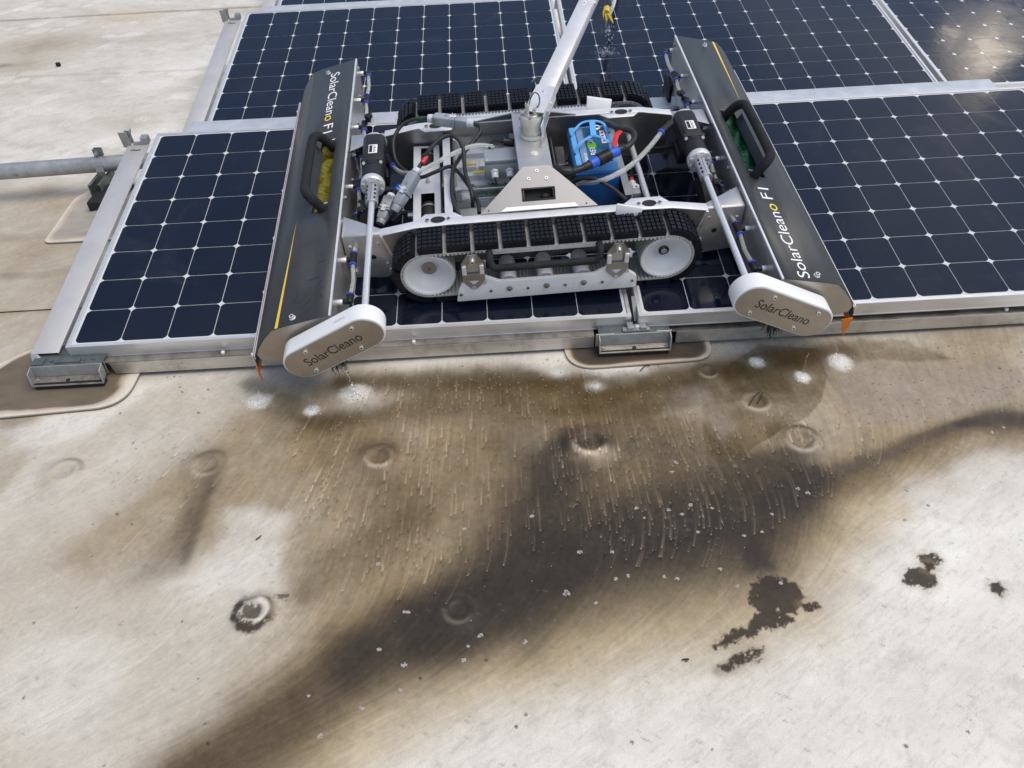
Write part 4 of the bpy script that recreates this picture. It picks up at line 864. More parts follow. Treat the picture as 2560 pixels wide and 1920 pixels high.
# feet: folded brackets standing on the membrane patches
def foot(name, x0, x1, yb, yf, z0, z1, label, hole):
    o = empty(name, None, label, 'bracket', 'galvanised feet of the panel rack')
    MB().box(x0, x1, yb, yb + .003, z0, z1).build('web', M['galv'], o, bevel=.0006, seg=1)
    b = MB().hexa([(x0, yf, z0 - .012), (x1, yf, z0 - .012), (x1, yb + .003, z0 - .003), (x0, yb + .003, z0 - .003)], [(x0, yf, z0 - .009), (x1, yf, z0 - .009), (x1, yb + .003, z0), (x0, yb + .003, z0)])
    b.build('lip', M['flange'], o, bevel=.0006, seg=1)
    for s in (0, 1):
        x = x0 - .001 if s == 0 else x1 - .002
        MB().hexa([(x, yf, z0 - .012), (x + .003, yf, z0 - .012), (x + .003, yb, z0), (x, yb, z0)], [(x, yf + .006, z1 - .006), (x + .003, yf + .006, z1 - .006), (x + .003, yb, z1), (x, yb, z1)]).build('end_flange', M['galv'], o, bevel=.0006, seg=1)
    MB().box(x0, x1, yb + .003, yb + .09, z1 - .003, z1).build('top_plate', M['galv_dark'], o, bevel=.0006, seg=1)
    h = MB(); zc = z0 - .0055; h.lathe([(.0001, 0), (.0062, 0)], (hole, (yb + yf) / 2, zc + .0012), (0, -.3, 1), 14); h.build('bolt_hole', M['dark'], o)
    h = MB()
    for x in (x0 + .012, x1 - .012): h.cyl((x, (yb + yf) / 2 + .004, zc), (x, (yb + yf) / 2 + .003, zc + .005), .004, n=8)
    pieces(h, 'rivet', M['galv'], o)
    b = MB(); b.box(x0 + .004, x1 - .004, yf + .004, yb, 0.002, z0 - .006); b.build('packing', M['dark'], o, smooth=0)
    return o
f1 = foot('corner_bracket', -.112, .082, -.056, -.086, .034, .069, 'galvanised folded bracket on the left corner membrane patch', -.018)
b = MB()
for x in (-.085, -.06, .03, .055): b.cyl((x, -.035, .069), (x, -.035, .073), .0045, n=8)
b.box(-.05, .02, -.046, -.028, .0692, .073); b.box(-.112, -.08, -.05, -.02, .0692, .072)
pieces(b, 'top_bolt', M['galv_dark'], f1)
f2 = foot('centre_bracket', 1.448, 1.646, -.0565, -.080, .034, .0705, 'folded bracket between the two front panels on the wet patch', 1.546)
b = MB(); b.box(1.515, 1.590, -.050, -.034, .0718, .0775); b.box(1.528, 1.545, -.05, -.020, .0777, .0850); b.box(1.562, 1.580, -.05, -.020, .0777, .0850); b.build('clamp', M['galv'], f2, bevel=.0008)
b = MB(); b.ball((1.5535, -.038, .079), .0135, 12, 6, (1, .8, .6)); b.build('clamp_bolt', M['galv'], f2)
b = MB(); b.bar((1.556, -.02, .085), (1.552, .03, .135), .012, .003); b.build('clamp_tongue', M['galv_dark'], f2)

# membrane patches welded under the feet
def patch(label, outline, z, dark, lift=.0035, hump=None, seed=0, ed=.12):
    pts = [Vector((x, y, 0)) for x, y in outline]; n = len(pts); c = sum(pts, Vector()) / n
    ring = []
    for i in range(n):
        a, b_ = pts[i], pts[(i + 1) % n]; m = max(1, int((b_ - a).length / .004))
        ring += [a.lerp(b_, k / m) for k in range(m)]
    ks = [1.0, .996, .985, .97, .95, .93, .90, .87, .84, .80, .76, .72, .67, .62, .56, .5, .43, .36, .28, .2, .12, .05]
    V = [(p.x, p.y, z - .004) for p in ring]; CO = [(.20, .165, .12, 0)] * len(ring)
    for k in ks:
        for p in ring:
            q = c.lerp(p, k); e = (1 - k)
            zz = z + lift * (1 if k < .999 else .8)
            if hump: zz += hump[2] * math.exp(-((q.x - hump[0]) ** 2 + (q.y - hump[1]) ** 2) / hump[3] ** 2)
            V.append((q.x, q.y, zz)); CO.append(None)
    m = len(ring); X = np.array([v[0] for v in V]); Y = np.array([v[1] for v in V])
    n1 = fbm(X, Y, 13, 4, .6, 50 + seed); n2 = fbm(X, Y, 40, 4, .6, 60 + seed); n3 = fbm(X * .6, Y * 1.6, 24, 4, .6, 70 + seed)
    CC = np.zeros((len(V), 4), np.float32)
    for i in range(len(V)):
        k = ks[i // m - 1] if i >= m else 1
        e = 1 - k
        xr = abs(V[i][0] - c.x) / max(abs(q_.x - c.x) for q_ in pts); dd = (ring[i % m] - c).length * e
        t = min(1, max(0, (dd - ed * (.25 + .9 * n1[i] + 2.2 * max(0, xr - .72))) / (.35 * ed + .004)))
        t = t * t * (3 - 2 * t) * dark[4]
        edge = (.60, .565, .49)
        halo = math.exp(-((dd - ed * (.25 + .9 * n1[i] + 2.2 * max(0, xr - .72))) / .010) ** 2) * .45
        col = [ (edge[j] * (.9 + .2 * n2[i])) * (1 - t) + (dark[j] * (.6 + .8 * n3[i])) * t for j in range(3)]
        col = [col[j] * (1 - halo) + (.33, .20, .10)[j] * halo for j in range(3)]
        if i < 2 * m: col = [.50, .45, .36] if i >= m else [.10, .08, .06]  # outer skirt coloured dark: the shadow line round the patch edge, painted in
        CC[i] = (*col, t * dark[3])
    F = [(r * m + i, r * m + (i + 1) % m, (r + 1) * m + (i + 1) % m, (r + 1) * m + i) for r in range(len(ks)) for i in range(m)]
    F.append(tuple(range(len(ks) * m, len(ks) * m + m)))
    me = bpy.data.meshes.new('membrane_patch'); me.from_pydata(V, [], F); me.materials.append(M['membrane'])
    at = me.attributes.new('stain', 'FLOAT_COLOR', 'POINT'); at.data.foreach_set('color', CC.ravel())
    bm = bmesh.new(); bm.from_mesh(me); bmesh.ops.recalc_face_normals(bm, faces=bm.faces); bm.to_mesh(me); bm.free()
    me.shade_smooth(); me.set_sharp_from_angle(angle=R(50))
    return tag(link('membrane_patch', me), label, 'roof patch', 'rounded membrane patches under the rack feet')
def rounded(pts, r, n=8):
    o = []; m = len(pts)
    for i in range(m):
        p, a, b_ = Vector(pts[i]), Vector(pts[i - 1]), Vector(pts[(i + 1) % m])
        rr = r[i] if hasattr(r, '__len__') else r
        u, v = p + (a - p).normalized() * rr, p + (b_ - p).normalized() * rr
        o += [tuple(u.lerp(p, t / n).lerp(p.lerp(v, t / n), t / n)) for t in range(n + 1)]
    return o
patch('rounded patch under the middle bracket holding a brown puddle', rounded([(1.357, -.122), (1.767, -.108), (1.766, .12), (1.352, .12)], [.085, .062, .05, .05]), .006, (.052, .038, .027, 1.0, .97), seed=1, ed=.009)
patch('large stained patch under the left corner bracket', rounded([(-.62, -.215), (.158, -.166), (.158, .13), (-.19, .13), (-.33, -.03), (-.62, -.03)], [.02, .085, .05, .08, .05, .02]), .006, (.11, .080, .050, .35, .93), seed=2, ed=.026)
patch('grey wrinkled patch below the steel pipe', rounded([(-.425, .735), (.10, .735), (.10, 1.15), (-.385, 1.15), (-.44, 1.08)], [.03, .05, .05, .05, .05]), .009, (.30, .265, .225, .3, .8), hump=(-.22, 1.02, .035, .13), seed=3, ed=.030)

# steel conduit with its clamp and strut post
o = empty('steel_pipe', None, 'pale galvanised pipe running to the left above the roof', 'pipe')
MB().tube([(-2.6, 1.00, .118), (-1.4, 1.07, .118), (-.69, 1.112, .118), (-.2, 1.140, .118), (.35, 1.17, .118)], .0300, 24).build('pipe_tube', M['pipe'] if 'pipe' in M else M['galv'], o, smooth=60)
b = MB(); b.tube([(-.63, 1.0855, .122), (-.6255, 1.0835, .114), (-.622, 1.084, .108)], [.001, .004, .001], 6); b.build('dent', M['galv_dark'], o)
o = empty('pipe_clamp', None, 'steel strap clamp bolted round the pipe beside the panel', 'pipe clamp')
b = MB(); ring = [(-.317, 1.137 + math.cos(a) * .0325, .118 + math.sin(a) * .0325) for a in [math.radians(d) for d in range(-80, 261, 20)]]
pts = [(-.317, 1.105, .070)] + [(-.317, 1.1015, .10)] + [(-.317, 1.137 - math.cos(R(d)) * .0325, .118 + math.sin(R(d)) * .0325) for d in range(0, 100, 12)] + [(-.317, 1.139, .170)]
for p, q in zip(pts[:-1], pts[1:]): b.bar(p, Vector(q) + (Vector(q) - Vector(p)) * .12,   .030, .0045, up=(0, .7, .7))
b.build('strap', M['galv'], o, bevel=.0005, seg=1)
b = MB(); b.box(-.332, -.300, 1.128, 1.134, .147, .180); b.box(-.332, -.300, 1.142, 1.148, .147, .180); pieces(b, 'ear', M['galv_dark'], o, bevel=.003)
b = MB(); b.cyl((-.317, 1.120, .165), (-.317, 1.152, .165), .0075, n=6); b.cyl((-.317, 1.112, .165), (-.317, 1.12, .165), .0045, n=8); b.build('bolt', M['galv'], o)
o = empty('strut_post', None, 'dark slotted strut post carrying the pipe clamp', 'strut')
b = MB(); b.box(-.344, -.340, 1.02, 1.165, .035, .085); b.box(-.300, -.296, 1.02, 1.165, .035, .085); b.box(-.344, -.296, 1.02, 1.165, .033, .036); b.box(-.344, -.332, 1.02, 1.165, .083, .086); b.box(-.308, -.296, 1.02, 1.165, .083, .086)
b.build('channel', M['galv_dark'], o, bevel=.001)
b = MB(); b.box(-.345, -.2, .98, 1.12, .010, .034); b.box(-.325, -.2, .93, 1.08, .012, .06); b.build('rubber_base', M['dark'], o, bevel=.002)

# small black grommet lying on the roof, upper left
o = MB().lathe([(.006, 0), (.011, 0), (.0125, .003), (.0125, .015), (.0115, .018), (.006, .018), (.005, .012), (.006, 0)], (-1.146, 2.70, .006), (0, 0, 1), 18).build('rubber_ring', M['rubber'], None)
tag(o, 'small black rubber ring lying alone on the pale roof', 'rubber ring')

# twigs and dead stalks on the wet membrane
TW = ['thin dark stalk lying just below the middle patch', 'longest dead stalk lying on the olive wet stain', 'short dead stalk beside the longer one on the olive stain', 'small dark twig in the middle of the dark puddle', 'tiny black twig on the white membrane at the bottom', 'tiny twig on the pale scuffed spot at left']
for t, lb in zip(GD['twigs'], TW):
    pts = [(x, y, ground_z(x, y) + .003 + .004 * (i == 1)) for i, (x, y) in enumerate(t)]
    if len(pts) == 2: pts = [pts[0], ((pts[0][0] + pts[1][0]) / 2 + .002, (pts[0][1] + pts[1][1]) / 2, pts[0][2] + .003), pts[1]]
    o = MB().tube(spline(pts, 4), [.0016] * 8 + [.0009], 5).build('twig', M['leaf'], None); tag(o, lb, 'twig', 'bits of dead stalk on the roof')

# grains at the end of every streak, foam bubbles floating on the puddle
b = MB()
for x, y, w in GRIT:
    b.ball((x, y, ground_z(x, y) + .0003), .0013 * w * random.uniform(.7, 1.25), 6, 4, (1, 1, .8))
for k in range(260):
    x, y = random.uniform(.75, 1.65), random.uniform(-.30, -.06); b.ball((x, y, ground_z(x, y) + .0004), random.uniform(.0012, .0028), 6, 4, (1, 1, .6))
for k in range(140):
    x, y = random.uniform(2.1, 2.75), random.uniform(-.38, -.10); b.ball((x, y, ground_z(x, y) + .0004), random.uniform(.0012, .0032), 6, 4, (1.2, .8, .6))
o = b.build('roof_grit', M['grit'], None); tag(o, 'pale grains of grit washed down over the wet membrane', kind='stuff')
b = MB()
for x, y, r in GD['bubbles']:
    rr = r * .0008
    for k in range(int(7 + r)):
        a, d = random.uniform(0, 6.28), rr * .62 * math.sqrt(random.random()); b.ball((x + math.cos(a) * d * 1.2, y + math.sin(a) * d, ground_z(x, y) + .0004), random.uniform(.0012, .0026), 6, 4, (1, 1, .45))
for k in range(30):
    x, y = random.uniform(.9, 2.1), random.uniform(-1.0, -.45); b.ball((x, y, ground_z(x, y) + .0008), random.uniform(.0006, .0016), 5, 4, (1, 1, .7))
o = b.build('foam_flecks', M['foamw'], None); tag(o, 'white flecks of foam floating on the dark puddle', kind='stuff')

# water: trickles from the machine, splash pools, beads on the glass
def trickle(pts, r):
    P_ = spline(pts, 8); P_ = [p + Vector((random.uniform(-1, 1) * .0012, random.uniform(-1, 1) * .0012, 0)) for p in P_]
    return P_, [r * random.uniform(.5, 1.3) for _ in P_]
TR = [('thin water trickle below the left orange strip', [(.522, -.165, .03), (.518, -.168, .016), (.514, -.172, .001)], .0022), ('broken dripping water below the left gearcase', [(.671, -.212, .05), (.670, -.216, .025), (.668, -.221, .001)], .0014),
      ('widest water trickle at the black bristles of the left brush', [(.757, -.135, .066), (.766, -.142, .04), (.772, -.152, .018), (.776, -.162, .001)], .0030),
      ('water trickle under the tip of the right gearcase', [(1.985, -.185, .072), (1.982, -.190, .04), (1.9786, -.196, .001)], .0016), ('water trickle running off the orange rubber tip', [(2.088, -.118, .055), (2.093, -.130, .03), (2.100, -.144, .001)], .0024)]
for lb, p, r in TR:
    q, rr = trickle(p, r); o = MB().tube(q, rr, 6).build('water_trickle', M['water'], None); tag(o, lb, 'water trickle', 'water running off the machine')
b = MB()
for l, a, cx, cy, rx, ry in GD['blobs']:
    if l == 'white' and a >= .9:
        for k in range(120):
            an, d = random.uniform(0, 6.28), abs(random.gauss(0, .5)); x, y = cx + math.cos(an) * d * rx, cy + math.sin(an) * d * ry
            b.ball((x, y, ground_z(x, y) + .0002), random.uniform(.0006, .0022), 6, 4, (1, 1, .5))
o = b.build('splash_foam', M['splash'], None); tag(o, 'white foam where water lands on the membrane', kind='stuff')
b = MB(); MBm = POSE['B']
for k in range(230):
    u, v = .60 + abs(random.gauss(0, .05)), random.uniform(.0, .42); u += .03 - .03 * v
    if random.random() < .25: u, v = random.uniform(.6, 1.5), random.uniform(0, 1)
    r = random.uniform(.0008, .0030) * (1 if random.random() < .6 else .6); b.ball(MBm @ Vector((u, v, .0008)), r, 7, 5, (1, 1, .55))
o = b.build('water_beads', M['bead'] if 'bead' in M else M['water'], None); tag(o, 'water beads on the glass beside the right brush', kind='stuff')

# water lance held over the second row, tape strips and falling drops
S_, T_ = Vector((1.7512, 1.9311, .176)), Vector((1.735, 1.937, .352)); dl = Vector((.2071, .9468, .2462)).normalized()
o = empty('water_lance', None, 'dark hose lance with yellow tape dripping over the second row', 'hose')
MB().tube([T_ - dl * .0, T_ + dl * .09], .0130, 14).build('nozzle', M['black'], o)
MB().tube([T_ + dl * .085, T_ + dl * .6, T_ + dl * 1.3, T_ + dl * 2.2], [.0105, .0115, .013, .013], 14).build('lance_tube', M['lance'] if 'lance' in M else M['black'], o)
q = T_ + Vector((.03, .0, .01)); MB().tube(spline([T_ + Vector((.016, .01, -.012)), q + dl * .05, q + dl * .14, T_ + dl * .3 + Vector((.03, 0, .02))], 5), .0085, 12).build('side_hose', M['hose'], o)
MB().tube([T_ - dl * .004, T_ + dl * .035], .0150, 14).build('tape_wrap', M['tape'], o)
def strip(pts, w, mt_, name):
    P_ = spline(pts, 5); b = MB(); vs = []
    for i, p in enumerate(P_):
        a = .5 * i; s = Vector((math.cos(a * .35), .5, math.sin(a * .3))).normalized() * w * (1 - .35 * i / len(P_)) / 2
        vs += [p - s, p + s]
    n = len(P_); up = [v + Vector((0, .0008, .0003)) for v in vs]
    b.add(vs + up, [(2 * i, 2 * i + 1, 2 * i + 3, 2 * i + 2) for i in range(n - 1)] + [(2 * n + 2 * i, 2 * n + 2 * i + 2, 2 * n + 2 * i + 3, 2 * n + 2 * i + 1) for i in range(n - 1)])
    return b.build(name, mt_, o, smooth=60)
strip([T_ + Vector((.0, -.012, .0)), T_ + Vector((.004, -.014, -.03)), T_ + Vector((-.002, -.012, -.05))], .020, M['tape'], 'tape_tail')
strip([T_ + Vector((.010, -.012, .0)), T_ + Vector((.022, -.014, -.022)), T_ + Vector((.033, -.012, -.040))], .014, M['tape'], 'tape_tail')
strip([T_ + Vector((-.012, -.010, .012)), T_ + Vector((-.014, -.014, -.008)), T_ + Vector((-.010, -.012, -.02))], .010, M['tape'], 'tape_tail')
b = MB()
for k in range(34):
    t = random.random(); x0 = random.choice([-.012, .004, .004, .012, .03]); x = S_.x + x0 * (1 - .75 * t) + random.uniform(-.004, .004)
    z = T_.z - .05 + (S_.z - T_.z + .05) * t; r = random.uniform(.0016, .0042)
    b.ball((x - .006 * (1 - t), S_.y - .004 + random.uniform(-.004, .004), z), r, 8, 6, (.8, .8, random.uniform(1.1, 2.6)))
for dx in (-.016, .006, .028): b.tube([(T_.x + dx, T_.y - .01, T_.z - .045), (T_.x + dx - .001, T_.y - .01, T_.z - .07), (T_.x + dx, T_.y - .01, T_.z - .085)], [.0022, .0012, .0006], 6)
for k in range(90):
    a, d = random.uniform(0, 6.28), abs(random.gauss(0, .045)); p = POSE['D'] @ Vector((0, 0, 0)); q = S_ + Vector((math.cos(a) * d * 1.5, math.sin(a) * d, math.sin(a) * d * .165))
    b.ball(q + Vector((0, 0, abs(random.gauss(0, .010)) * math.exp(-d / .04) + .001)), random.uniform(.0008, .0024), 6, 4)
for k in range(16):
    a = k / 16 * 6.283 + random.uniform(-.2, .2); r0 = random.uniform(.018, .042); c = lambda r, h: S_ + Vector((math.cos(a) * r * 1.3, math.sin(a) * r, math.sin(a) * r * .165 + h))
    b.tube([c(r0 * .3, .001), c(r0 * .75, .009 + random.random() * .006), c(r0, .012 + random.random() * .01), c(r0 * 1.2, .003)], [.0018, .0013, .0015, .0008], 5)
for k in range(200):
    u, v = random.gauss(.17, .14), random.gauss(.42, .14)
    if 0 < u < .8 and 0 < v < .9: b.ball(POSE['D'] @ Vector((u, v, .0007)), random.uniform(.0008, .0026), 6, 4, (1.3, 1, .5))
o = b.build('water_drops', M['water'], None); tag(o, 'drops falling from the lance and splashing on the glass', kind='stuff')
# ------------------------------------------------------------------ the cleaning robot
MR = MA @ Matrix.Translation((1.3086, .507, .006)) @ Matrix.Rotation(R(1.38), 4, 'Z') @ Matrix.Rotation(-.012, 4, 'Y')
ROB = empty('cleaning_robot', MR, 'tracked solar panel cleaning robot with two long grey brush covers', 'cleaning robot')
def fit_text(name, body, mt, M4, parent, width, height, extrude=.00025, yellow=None, thin=0):
    o = text(name, body, mt, 1.0, Matrix.Identity(4), parent, extrude=extrude, thin=thin)
    if yellow is not None: o.data.body_format[yellow].material_index = 1
    bpy.context.view_layer.update()
    bb = o.bound_box; x0, x1 = min(b[0] for b in bb), max(b[0] for b in bb); y1 = max(b[1] for b in bb); y0 = min(b[1] for b in bb)
    o.matrix_local = M4 @ Matrix.Diagonal((width / (x1 - x0), height / (y1 - y0), 1, 1)) @ Matrix.Translation((-x0, -y0, 0))
    bpy.context.view_layer.update()
    me = bpy.data.meshes.new_from_object(o.evaluated_get(bpy.context.evaluated_depsgraph_get()))
    q = link(name, me, parent); q.matrix_local = o.matrix_local.copy(); c = o.data; bpy.data.objects.remove(o); bpy.data.curves.remove(c); q.name = name
    return q
def frame3(o, x, y):
    x, y = Vector(x).normalized(), Vector(y).normalized(); z = x.cross(y); m = Matrix.Identity(4)
    for i in range(3): m[i][0], m[i][1], m[i][2], m[i][3] = x[i], y[i], z[i], o[i]
    return m
def bolt(b, c, d, r=.005, h=.004, mat=0, sock=None):
    c, d = Vector(c), Vector(d).normalized()
    b.cyl(c, c + d * h, r, n=10, mat=mat)
    if sock is not None: b.cyl(c + d * h, c + d * (h + .0003), r * .5, n=6, mat=sock)
YN, YF = -.640, .622
def top_z(x):   # height of the painted cover at |x|
    return float(np.interp(abs(x), [.562, .685, .716, .741, .756, .768, .777, .785, .7855], [.2005, .1725, .1622, .137, .117, .098, .078, .055, .035]))
for s in (-1, 1):
    side = 'left' if s < 0 else 'right'
    cv = empty('brush_cover'); cv.parent = ROB
    # painted sheet, with the hand hole cut out
    b = MB(); xs_ = [.562, .602, .649, .685, .701, .716, .729, .741, .749, .756, .763, .768, .777, .785, .7855]
    ys_ = [YN, -.205, .143, YF]
    def quad(xa, xb, ya, yb, t=.0022):
        za, zb = top_z(xa), top_z(xb)
        b.hexa([(s * xa, ya, za - t), (s * xb, ya, zb - t), (s * xb, yb, zb - t), (s * xa, yb, za - t)], [(s * xa, ya, za), (s * xb, ya, zb), (s * xb, yb, zb), (s * xa, yb, za)])
    bs = MB()
    def surf(mb, xa, xb, ya, yb, o_):
        nx, nz = (top_z(xa) - top_z(xb)), (xb - xa); l = math.hypot(nx, nz); nx, nz = nx / l, nz / l
        return [(s * xa, ya, top_z(xa)), (s * xb, ya, top_z(xb)), (s * xb, yb, top_z(xb)), (s * xa, yb, top_z(xa))]
    grid = {}
    vs, fs = [], []
    for xi in xs_:
        for yi in ys_: vs.append((s * xi, yi, top_z(xi)))
    nyy = len(ys_)
    for i in range(len(xs_) - 1):
        for j in range(nyy - 1):
            if i == 1 and j == 1: continue
            fs.append((i * nyy + j, (i + 1) * nyy + j, (i + 1) * nyy + j + 1, i * nyy + j + 1))
    b = MB().add(vs, fs); me = b.mesh('painted_sheet', M['cover'], smooth=40)
    o = link('painted_sheet', me, cv); md = o.modifiers.new('thickness', 'SOLIDIFY'); md.thickness = .0020; md.offset = 0
    b = MB(); b.box(s * .5655, s * .5600, YN - .001, YF + .001, .1975, .2022); b.build('bright_edge', M['alu'], cv, bevel=.0004, seg=1)
    # inner stainless side plate
    b = MB(); b.box(s * .5595, s * .5615, YN, YF, .028, .1985); sp = b.build('side_plate', M['steel'], ROB, bevel=.0004, seg=1)
    b = MB()
    for y in (-.60, -.33, -.14, .03, .35, .52, .60): bolt(b, (s * .5595, y, .178 if y in (.60, -.14) else .118), (-s, 0, 0), .0055, .0055)
    pieces(b, 'screw', M['steel_d'], sp)
    b = MB(); b.box(s * .545, s * .5590, .545, .64, -.030, .055); b.build('end_skid', M['rubber'], sp, bevel=.006)
    # outer lip, squeegee and its bolts
    b = MB(); b.box(s * .786, s * .789, YN + .01, YF - .02, .030, .066); b.build('outer_rail', M['alu'], cv, bevel=.0005, seg=1)
    b = MB(); b.box(s * .7895, s * .7905, YN + .01, YF - .02, .005, .063); b.build('squeegee', M['orange'], cv)
    b = MB(); b.box(s * .7910, s * .7935, YN + .01, YF - .02, .030, .066); b.build('clamp_strip', M['alu'], cv, bevel=.0005, seg=1)
    b = MB()
    for k in range(6): bolt(b, (s * .7935, YN + .03 + k * .235, .05), (s, 0, .15), .0050, .008)
    pieces(b, 'clamp_bolt', M['alu'], cv)
    b = MB()
    if s < 0: b.hexa([(-.790, YN - .004, -.022), (-.788, YN - .004, -.022), (-.788, YN + .002, -.018), (-.790, YN + .002, -.018)], [(-.7905, YN - .004, .035), (-.786, YN - .004, .035), (-.786, YN + .004, .035), (-.7905, YN + .004, .035)])
    else: b.hexa([(.777, YN - .006, -.022), (.780, YN - .006, -.022), (.780, YN - .002, -.020), (.777, YN - .002, -.020)], [(.758, YN - .006, .036), (.786, YN - .006, .040), (.786, YN - .001, .040), (.758, YN - .001, .036)])
    b.build('rubber_flap', M['orange'], cv)
    # end plates
    prof = [(s * x, z) for x, z in ((.562, .040), (.562, .198), (.685, .170), (.716, .160), (.740, .135), (.755, .115), (.767, .096), (.775, .078), (.770, .060), (.700, .040))]
    for y0_, y1_ in ((YN + .0015, YN + .0045), (YF - .0045, YF - .0015)):
        MB().prism(prof, y0_, y1_, 'y').build('end_plate', M['badge'] if y0_ < 0 else M['steel'], cv)
    b = MB()
    for y in (YN + .022, YF - .045):
        c = Vector((s * .660, y, top_z(.660) + .0002)); d = Vector((s * .22, 0, .975)); b.cyl(c, c + d * .009, .0062, n=14); b.cyl(c + d * .009, c + d * .0092, .0036, n=6, mat=1); b.cyl(c, c + d * .002, .0085, n=14)
    pieces(b, 'cover_screw', [M['alu'], M['dark']], cv)
    # lettering and the yellow wedge stripe
    if s < 0: F = frame3((-.6500, .566, top_z(.65) + .0016), (0, -1, 0), (.975, 0, .222))
    else: F = frame3((.6400, -.630, top_z(.64) + .0016), (0, 1, 0), (-.975, 0, .222))
    fit_text('lettering', 'SolarCleano', [M['pwhite'], M['pyellow']], F, cv, .300, .0325, yellow=10, thin=-.003)
    fit_text('lettering', 'F1', M['pwhite'], F @ Matrix.Translation((.322, 0, 0)), cv, .050, .0320, thin=-.003)
    ya, yb, w = (-.22, YN + .001, .0085) if s < 0 else (.20, YF - .001, .0085)
    b = MB(); e = .0015
    for k in range(12):
        t0, t1 = k / 12, (k + 1) / 12; f = lambda t: ya + (yb - ya) * t
        x0, x1 = .692 + .006 * t0, .692 + .006 * t1
        b.add([(s * x0, f(t0), top_z(x0) + e), (s * (x0 + w * t0), f(t0), top_z(x0 + w * t0) + e), (s * (x1 + w * t1), f(t1), top_z(x1 + w * t1) + e), (s * x1, f(t1), top_z(x1) + e)], [(0, 1, 2, 3)])
    b.build('yellow_stripe', M['ystripe'], cv, smooth=0, weld=True)
    b = MB()
    for x, y, l, a in ((.60, -.43, .02, .3), (.615, -.49, .03, .2), (.60, -.515, .025, 1.1), (.59, -.56, .02, 2.0), (.63, -.58, .04, .9), (.66, -.55, .03, 1.3)):
        if s > 0: continue
        c = Vector((s * x, y, top_z(x) + .0014)); d = Vector((math.cos(a), math.sin(a), -s * math.cos(a) * .22)) * l / 2; b.bar(c - d, c + d, .0022, .0004)
    if s < 0: pieces(b, 'paint_scuff', M['print'], cv, smooth=0)
    # hand hole lining, handle
    b = MB(); zt = lambda x: top_z(x) - .0022
    b.box(s * .600, s * .602, -.207, .145, zt(.602) - .012, zt(.602)); b.box(s * .649, s * .651, -.207, .145, zt(.65) - .012, zt(.65)); b.build('hole_lining', M['black'], cv)
    hp = [(s * .612, .120, .176), (s * .620, .112, .200), (s * .638, .098, .232), (s * .651, .078, .2455), (s * .655, .050, .248), (s * .656, -.06, .248), (s * .655, -.165, .248), (s * .651, -.194, .2455), (s * .638, -.206, .232), (s * .620, -.204, .200), (s * .613, -.200, .176)]
    MB().tube(spline(hp, 5), .0138, 14).build('handle', M['foam'], cv, smooth=60)
    b = MB()
    for y in (.128, -.192): b.bar((s * .604, y + .012, .188), (s * .634, y - .008, .190), .0022, .018)
    pieces(b, 'handle_tab', M['steel'], cv, bevel=.0004, seg=1)
    b = MB(); b.bar((s * .6475, .09, .196), (s * .6475, -.175, .196), .0015, .030, up=(s * .5, 0, .86)); b.build('handle_plate', M['cover'], cv)
    # roller brush
    b = MB(); na, nyb = 40, 230
    vv = []
    for j in range(nyb):
        y = YN + .03 + (YF - YN - .06) * j / (nyb - 1)
        for i in range(na):
            a = 2 * math.pi * i / na; r = .058 + .008 * math.sin(3 * a + y * 60) + rng.random() * .006; vv.append((s * .644 + math.cos(a) * r, y, .097 + math.sin(a) * r))
    b.add(vv, [(j * na + i, j * na + (i + 1) % na, (j + 1) * na + (i + 1) % na, (j + 1) * na + i) for j in range(nyb - 1) for i in range(na)])
    b.build('roller_brush', M['ybrush'] if s < 0 else M['gbrush'], ROB, smooth=0)
    b = MB(); c0 = Vector((s * .578, YN - .004, .050))
    for k in range(170):
        d = Vector((random.gauss(-.10 * s, .30), random.gauss(-.30, .30), -1.0)).normalized(); p = c0 + Vector((random.uniform(-.020, .020), random.uniform(-.012, .03), random.uniform(-.025, .02)))
        if random.random() < .08: d = (d + Vector((random.uniform(-1.5, 1.5), 0, .3))).normalized()
        b.cyl(p, p + d * random.uniform(.018, .036), .0009, .0004, n=3, caps=False)
    b.build('bristle_tuft', M['bristle'], ROB)
    # belt gearcase at the near end
    C1, C2, r = Vector((s * .644, .097)), Vector((s * .477, .188)), .0515
    def stadium(rr, n=18):
        ax = (C2 - C1).normalized(); a0 = math.atan2(ax.y, ax.x); pts = []
        for k in range(n + 1): a = a0 - math.pi / 2 + math.pi * k / n; pts.append((C2.x + math.cos(a) * rr, C2.y + math.sin(a) * rr))
        for k in range(n + 1): a = a0 + math.pi / 2 + math.pi * k / n; pts.append((C1.x + math.cos(a) * rr, C1.y + math.sin(a) * rr))
        return pts
    gc = MB().prism(stadium(r), -.700, -.650, 'y').build('gear_case', M['white'], ROB, bevel=.0025, seg=3)
    bp = MB().prism(stadium(r - .0045), -.7022, -.6995, 'y').build('badge_plate', M['badge'], gc, bevel=.0004, seg=1)
    ax = (C2 - C1).normalized() * (-s); ax3 = Vector((ax.x, 0, ax.y)); up3 = Vector((-ax.y, 0, ax.x)); mid = Vector(((C1.x + C2.x) / 2, -.7024, (C1.y + C2.y) / 2))
    fit_text('lettering', 'SolarCleano', M['print'], frame3(mid - ax3 * .088 - up3 * .0125, ax3, up3), gc, .172, .0265, thin=-.002)
    b = MB()
    for al in (-.072, .072):
        for pr_ in (-.033, .033):
            if al * pr_ * 1 > 0 or True:
                c = mid + ax3 * (al + (.012 if pr_ > 0 else -.012)) + up3 * pr_; b.cyl(c, c + Vector((0, -.0035, 0)), .0052, n=12); b.cyl(c + Vector((0, -.0035, 0)), c + Vector((0, -.0037, 0)), .0028, n=6, mat=1)
    pieces(b, 'cover_screw', [M['alu'], M['dark']], gc)
